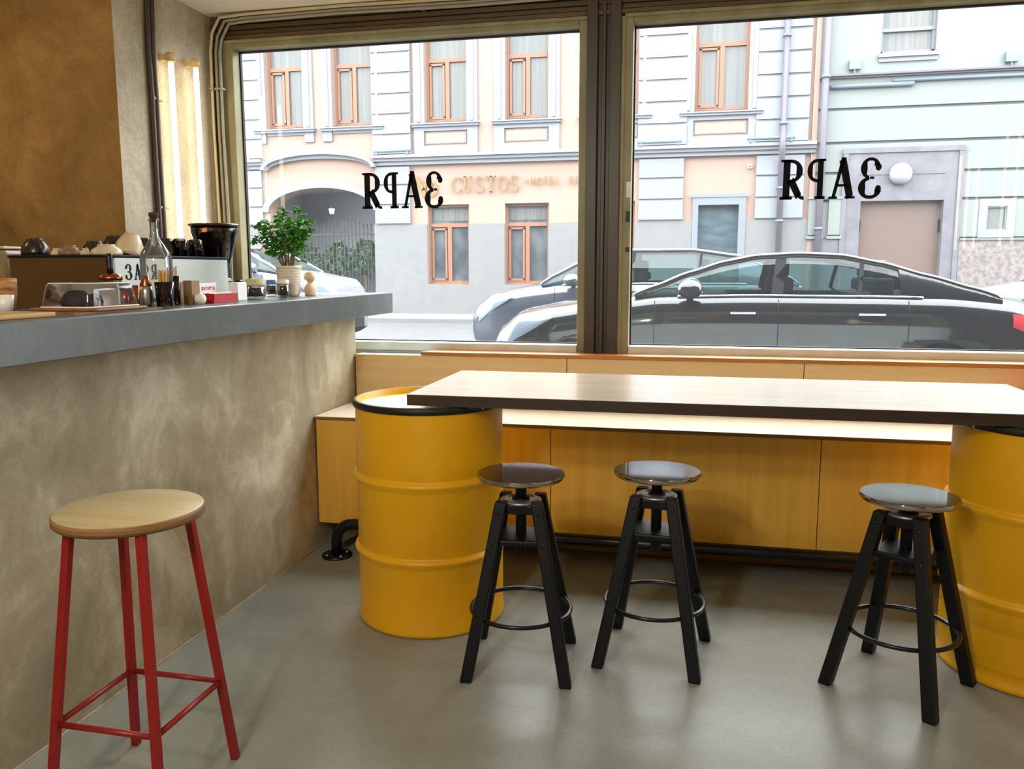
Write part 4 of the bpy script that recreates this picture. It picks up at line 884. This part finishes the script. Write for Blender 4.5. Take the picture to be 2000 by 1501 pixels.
hm = MB().box(GX0+.12, GX1, FY-.22, FY+.02, ztop+.01, ztop+.05).box(GX0+.12, GX1, FY-.14, FY+.02, ztop-.03, ztop+.01)
loc(gb, hm).build('string_course', 'pipe', gb)
loc(gb, MB().box(GX0, GX0+.12, FY-.08, FY+.02, GZ+.1, HT)).build('corner_strip', 'pink', gb)
for pa, pb, py, lab in ((1622, 1786, 170, 'lower blue grey pipe under the string course of the green building'), (1745, 2100, 157, 'long blue grey pipe under the string course reaching the right edge')):
    a, b = onY(pa, py, FY-.12), onY(min(pb, 2100), 150, FY-.12); z = onY(pa, py, FY-.12).z
    tag(MB().tube([(a.x, FY-.12, z), (b.x, FY-.12, z)], .055 if pa < 1700 else .04, 10).build('wall_pipe', 'bluegrey'), lab, 'pipe', 'pipes along the green facade')
for px, py, lab in ((1670, 127, 'small grey floodlight standing on the string course, left one'), (1977, 107, 'small grey floodlight standing on the string course, right one')):
    c = onY(px, py, FY-.15); t = thing('floodlight', lab, 'floodlight', (c.x, FY-.15, ztop+.05), group='floodlights on the green building')
    MB().box(-.13, .13, -.05, .05, .10, .34, Matrix.Rotation(-.12, 4, 'X')).build('head', 'bluegrey', t, bevel=.01); MB().box(-.02, .02, -.02, .02, 0, .12).build('bracket', 'pipe', t)
gc = onY(1760, 339, FY-.2); gl = thing('globe_lamp', 'round white globe lamp above the brown garage door', 'lamp', (gc.x, FY-.12, gc.z))
MB().lathe([(0, .26), (.12, .24), (.22, .16), (.26, .06), (.25, 0), (0, 0)], n=28, rot=Matrix.Rotation(PI/2, 3, 'X')).build('globe', 'lampwhite', gl); MB().box(-.1, .1, -.02, .0, -.1, .1).build('back_plate', 'doorgrey', gl)
# ================================================================== CARS
def lerp(tab, x):
    if x <= tab[0][0]: return tab[0][1]
    for (a, b), (c, d) in zip(tab, tab[1:]):
        if x <= c:
            t = (x-a)/(c-a); t = t*t*(3-2*t)*.35+t*.65; return b+(d-b)*t
    return tab[-1][1]
def car(label, origin, P, paint, rz=0, flip=False, group=None):
    """x: nose 0 .. L tail; y: 0 = near side .. W; z above road"""
    t = thing('parked_car', label, 'car', origin, rz, group)
    L, W_ = P['L'], P['W']; zb = P['belt']; zr = P['roof']; hw = W_/2
    sgn = -1 if flip else 1
    def X(x): return sgn*x
    def halfw(x): 
        e = min(x, L-x); return hw*(1-.30*max(0, 1-e/.75)**2.2)
    n = 72; xs = [L*(.5-.5*math.cos(PI*i/n))*.6+L*i/n*.4 for i in range(n+1)]
    wr = P['wr']
    def archz(x, z):
        for c in P['wheels']:
            d = abs(x-c); R_ = .375
            if d < R_ and z < math.sqrt(R_*R_-d*d)+.32: return math.sqrt(R_*R_-d*d)+.32
        return z
    rows = []
    for x in xs:
        w_ = halfw(x); B_ = lerp(zb, x); e = min(x, L-x); lift = .18+.16*max(0, 1-e/.5)**2; k = max(.25, min(1, e/.35+.35)) 
        prof = [(w_*.93, lift), (w_*.985, lift+.08), (w_*1.0, lift+(B_-lift)*.40), (w_*.992, lift+(B_-lift)*.62), (w_*1.0, lift+(B_-lift)*.70), (w_*.992, lift+(B_-lift)*.80), (w_*.975, lift+(B_-lift)*.88), (w_*.935, B_-.03), (w_*.885, B_)]
        hood = [(w_*.80, B_+.028*k), (w_*.5, B_+.055*k), (0, B_+.065*k)]
        row = []
        for y, z in prof+hood:
            zz_ = archz(x, z) if z < .8 else z
            row.append((X(x), -y, zz_))
        row += [(a, -b, c) for a, b, c in row[-2::-1]]
        rows.append(row)
    mb = MB(); V = mb.grid(rows); mb.b.faces.new(V[0]); mb.b.faces.new(V[-1])
    body = mb.build('body', paint, t)
    # greenhouse
    g0, g1 = P['cabin']; m = 44; gx_ = [g0+(g1-g0)*i/m for i in range(m+1)]
    def sec(x):
        B_ = lerp(zb, x)+.0; Z = max(lerp(zr, x), B_+.01); f = min(1, max(0, (Z-B_)/.42)); w_ = halfw(x)*.885
        tw = w_+(wr-w_)*f
        return B_, Z, w_, tw
    ra, rb_ = P['rooflimits']; 
    side = MB(); 
    for s_ in (-1, 1):
        rr = []
        for x in gx_:
            B_, Z, w_, tw = sec(x); e = Z-.045*min(1, (Z-B_)/.3)
            rr.append([(X(x), s_*w_, B_-.01), (X(x), s_*(w_*.55+tw*.45+.012), B_+(e-B_)*.5), (X(x), s_*tw, e)])
        side.grid(rr)
    side.build('side_glass', 'carglass', t)
    def top(xa_, xb_, m_, nm, mat_, off=0, fw=1.0):
        rr = []
        for i in range(m_+1):
            x = xa_+(xb_-xa_)*i/m_; B_, Z, w_, tw = sec(x); e = Z-.045*min(1, (Z-B_)/.3); tw *= fw
            rr.append([(X(x), y*tw, e+(Z-e)*(1-y*y*y*y)+off) for y in (-1, -.9, -.6, -.3, 0, .3, .6, .9, 1)])
        return MB_grid(rr, nm, mat_)
    def MB_grid(rr, nm, mat_): q_ = MB(); q_.grid(rr); return q_.build(nm, mat_, t)
    top(g0, ra, 16, 'windshield', 'carglass'); top(ra, rb_, 24, 'roof', paint); top(rb_, g1, 16, 'rear_window', 'carglass')
    # roof rails = painted A pillar + roof edge + C pillar line
    pil = MB(); trim = MB()
    for s_ in (-1, 1):
        pts = []
        for x in gx_:
            B_, Z, w_, tw = sec(x); e = Z-.045*min(1, (Z-B_)/.3); pts.append((X(x), s_*(tw-.01), e))
        pil.tube(pts, .032, 8)
        for xb2 in P['pillars']:
            B_, Z, w_, tw = sec(xb2); dx_ = P.get('pl', .12)*.25
            c0 = Vector((X(xb2-dx_*.4), s_*(w_+.004), B_)); c1 = Vector((X(xb2+dx_), s_*(tw+.004), Z-.05)); cmid = (c0+c1)/2+Vector((0, s_*.010, 0))
            trim.bar(c0, cmid, .10 if P['pillars'].index(xb2) == 0 else .035, .012, (0, 1, 0)).bar(cmid, c1, .09 if P['pillars'].index(xb2) == 0 else .035, .012, (0, 1, 0))
        # C pillar paint
        rr = []
        for i in range(13):
            x = P['cp']+(g1-P['cp'])*i/12; B_, Z, w_, tw = sec(x); e = Z-.03*min(1, (Z-B_)/.3)
            z_lo = B_-.01
            rr.append([(X(x), s_*(w_+.010), z_lo), (X(x), s_*(w_*.55+tw*.45+.022), B_+(e-B_)*.5), (X(x), s_*(tw+.012), e)])
        pil.grid(rr)
        # front upper corner fill between belt and rail at A base
    pil.build('pillar', paint, t); trim.build('door_pillar', 'darkplastic', t)
    ch = MB(); 
    for s_ in (-1, 1):
        ch.tube([(X(x), s_*(halfw(x)*.885+.012), lerp(zb, x)+.006) for x in [P['chr'][0]+(P['chr'][1]-P['chr'][0])*i/20 for i in range(21)]], .010, 6)
    ch.build('belt_trim', 'chrome', t)
    # interior: floor panel, seats
    it = MB().box(min(X(g0+.5), X(g1-.4)), max(X(g0+.5), X(g1-.4)), -hw*.8, hw*.8, .5, lerp(zb, L/2)-.02)
    it.build('interior', 'carinside', t)
    for xs_ in (g0+1.25, g0+2.1):
        for s_ in (-1, 1):
            MB().box(min(X(xs_), X(xs_+.16)), max(X(xs_), X(xs_+.16)), s_*.38-.23, s_*.38+.23, .7, lerp(zb, xs_)+.16).box(min(X(xs_+.03), X(xs_+.13)), max(X(xs_+.03), X(xs_+.13)), s_*.38-.12, s_*.38+.12, lerp(zb, xs_)+.16, lerp(zb, xs_)+.32).build('seat', 'carinside', t, bevel=.03)
    for c in P['wheels']:
        for s_ in (-1, 1):
            y = s_*(hw-.12)
            wl = MB().lathe([(.20, -.11), (.31, -.11), (.335, -.08), (.335, .08), (.31, .11), (.21, .11)], (X(c), y, .335), 40, rot=Matrix.Rotation(PI/2, 3, 'X')).build('wheel', 'tyre', t)
            rm_ = MB().lathe([(.215, .105), (.225, .112), (.20, .09), (.19, -.02), (0, -.02)], (X(c), y, .335), 40, rot=Matrix.Rotation(s_*-PI/2 if s_ > 0 else PI/2, 3, 'X'))
            for k in range(10):
                a = 2*PI*k/10; yy = y+s_*.085
                rm_.bar((X(c), yy, .335), (X(c)+.21*math.cos(a), yy, .335+.21*math.sin(a)), .035, .02, (0, 1, 0))
            rm_.build('rim', 'wheel', wl)
    # handles, mirror
    for hx in P['handles']:
        for s_ in (-1, 1):
            z = lerp(zb, hx)-.165; y = s_*(halfw(hx)*.995+.012)
            MB().prism([(X(hx)+.12*math.cos(2*PI*q_/20), z+.045*math.sin(2*PI*q_/20)) for q_ in range(20)], s_*(halfw(hx)*.97), s_*(halfw(hx)*.998+.004)).build('handle_recess', 'darkplastic', t)
            MB().bar((X(hx-.11), y+s_*.015, z+.018), (X(hx+.11), y+s_*.015, z+.018), .03, .02).build('door_handle', 'chrome', t, bevel=.006)
    mxp = g0+P.get('mir', .62)
    for s_ in (-1, 1):
        y = s_*(hw*.95+.11); z = lerp(zb, mxp)+.05
        rr = []
        for i in range(9):
            u = -1+2*i/8; q_ = (1-abs(u)**2.6)**.5 if abs(u) < 1 else .02
            rr.append([(X(mxp+.115*math.cos(a)*q_), y+u*.12, z+.02+.085*math.sin(a)*q_) for a in [2*PI*j/14 for j in range(14)]])
        q2 = MB(); q2.grid(rr, True, True); mo = q2.build('mirror', paint, t, weld=True)
        MB().bar((X(mxp), s_*hw*.88, z-.05), (X(mxp), s_*(hw+.02), z-.03), .06, .035).build('mirror_arm', 'darkplastic', mo)
    # door lines
    dl = MB()
    for xd in P['doors']:
        for s_ in (-1, 1):
            B_ = lerp(zb, xd); pts = [(X(xd), s_*(halfw(xd)*kk+.0015), .18+(B_-.18)*hh) for kk, hh in ((.985, .1), (1.0, .40), (.992, .62), (1.0, .70), (.992, .80), (.975, .88), (.935, .97))]
            dl.tube(pts, .004, 5)
    dl.build('door_gap', 'darkplastic', t)
    # lights
    for s_ in (-1, 1):
        for nm, m_, xa_, xb_, h0, h1 in (('headlight', 'headlight', .10, .62, .62, .93), ('tail_light', 'taillight', L-.50, L-.10, .62, .90)):
            rr = []
            for i in range(9):
                x = xa_+(xb_-xa_)*i/8; w_ = halfw(x); B_ = lerp(zb, x); lf_ = .18; tt = i/8 if nm == 'headlight' else 1-i/8
                a_ = h0+(h1-h0)*(.95 if nm == 'headlight' else .55)*tt; z0_ = lf_+(B_-lf_)*a_; z1_ = lf_+(B_-lf_)*h1
                rr.append([(X(x), s_*(w_*1.0+.006), z0_), (X(x), s_*(w_*1.0+.010), (z0_+z1_)/2), (X(x), s_*(w_*.975+.006), z1_)])
            q3 = MB(); q3.grid(rr); q3.build(nm, m_, t)
    MB().box(min(X(-.02), X(.06)), max(X(-.02), X(.06)), -.42, .42, .34, .62).build('grille', 'darkplastic', t, bevel=.02)
    return t
sed = dict(L=4.98, W=1.86, wr=.62, belt=[(0, .62), (.06, .74), (.25, .86), (.6, .925), (1.1, 1.0), (1.6, 1.06), (2.4, 1.075), (3.4, 1.07), (4.0, 1.06), (4.5, 1.02), (4.85, .95), (4.98, .82)],
    roof=[(1.30, 1.05), (1.55, 1.16), (1.85, 1.30), (2.15, 1.405), (2.45, 1.462), (2.8, 1.478), (3.15, 1.462), (3.5, 1.39), (3.85, 1.27), (4.2, 1.15), (4.5, 1.04)],
    cabin=(1.36, 4.42), rooflimits=(2.2, 3.35), pillars=[2.62, 3.30], cp=3.62, chr=(1.75, 3.80), wheels=(.88, 3.95), handles=(2.32, 3.38), doors=(1.55, 2.62, 3.68), mir=.50)
car('black saloon car parked right outside the window, facing left', (-1.90, 8.45, GZ), sed, 'carblack')
sed2 = dict(sed, L=4.6, W=1.8, wheels=(.9, 3.6), belt=[(0, .68), (.08, .82), (.3, .95), (.9, 1.05), (1.3, 1.10), (2.4, 1.12), (3.6, 1.12), (4.4, 1.08), (4.6, .9)],
    roof=[(.95, 1.08), (1.2, 1.26), (1.5, 1.43), (1.8, 1.54), (2.2, 1.60), (3.0, 1.60), (3.6, 1.52), (4.1, 1.30), (4.4, 1.10)], cabin=(1.0, 4.36), rooflimits=(1.75, 3.6), pillars=[2.2, 3.1], cp=3.6, chr=(1.3, 3.7), handles=(2.0, 2.95), doors=(1.2, 2.25, 3.3), mir=.45)
car('grey blue car parked behind the black saloon, its bonnet showing at left', (-3.05, 11.9, GZ), sed2, 'cargrey')
suv = dict(sed2, L=4.5, belt=[(0, .85), (.06, 1.0), (.2, 1.12), (.8, 1.22), (1.3, 1.28), (2.4, 1.30), (3.6, 1.3), (4.3, 1.26), (4.5, 1.0)],
    roof=[(.85, 1.24), (1.2, 1.45), (1.5, 1.62), (1.9, 1.72), (2.4, 1.76), (3.4, 1.75), (4.0, 1.6), (4.3, 1.3)], cabin=(.9, 4.26), rooflimits=(1.7, 3.8), wheels=(.9, 3.55))
car('white car at the far left, facing right behind the plant', (-5.6, 13.0, GZ), suv, 'carwhite', flip=True)
cx = onY(1962, 580, 13.0).x
car('white car showing behind the boot of the black saloon at the right edge', (cx, 14.6, GZ), sed2, 'carwhite')
# ================================================================== ROOM LAMPS (out of view): bar lamp, then two added fill lamps
def pendant(loc_, energy, color, label):
    t = thing('pendant_lamp', label, 'lamp', loc_, group='pendant lamps in the room')
    MB().lathe([(.012, .12), (.03, .11), (.11, .0), (.105, .0), (.028, .10), (.012, .11)], n=28).build('shade', 'shade', t)
    MB().tube([(0, 0, .11), (0, 0, ZC-loc_[2])], .004, 6).build('cord', 'black', t)
    MB().lathe([(0, .0), (.03, .02), (.03, .05), (.012, .1)], n=16).build('bulb', mat('warm_bulb', (255, 220, 170), .4, emit=((1, .7, .4), 10)), t)
    l = lamp('pendant_light', (0, 0, -.09), energy, color, .1); l.parent = t
pendant((-3.45, 2.35, 2.35), 13, (1, .72, .38), 'pendant lamp behind the bar, left of the picture')
pendant((-1.08, -.9, 2.45), 80, (1, .96, .88), 'added fill pendant behind the viewer, the farther from the window')  # unseen lamp added to fill the room with light
pendant((-.99, -.1, 2.45), 80, (1, .96, .88), 'added fill pendant above the viewer, the nearer to the window of the two')  # second unseen lamp, also added as fill
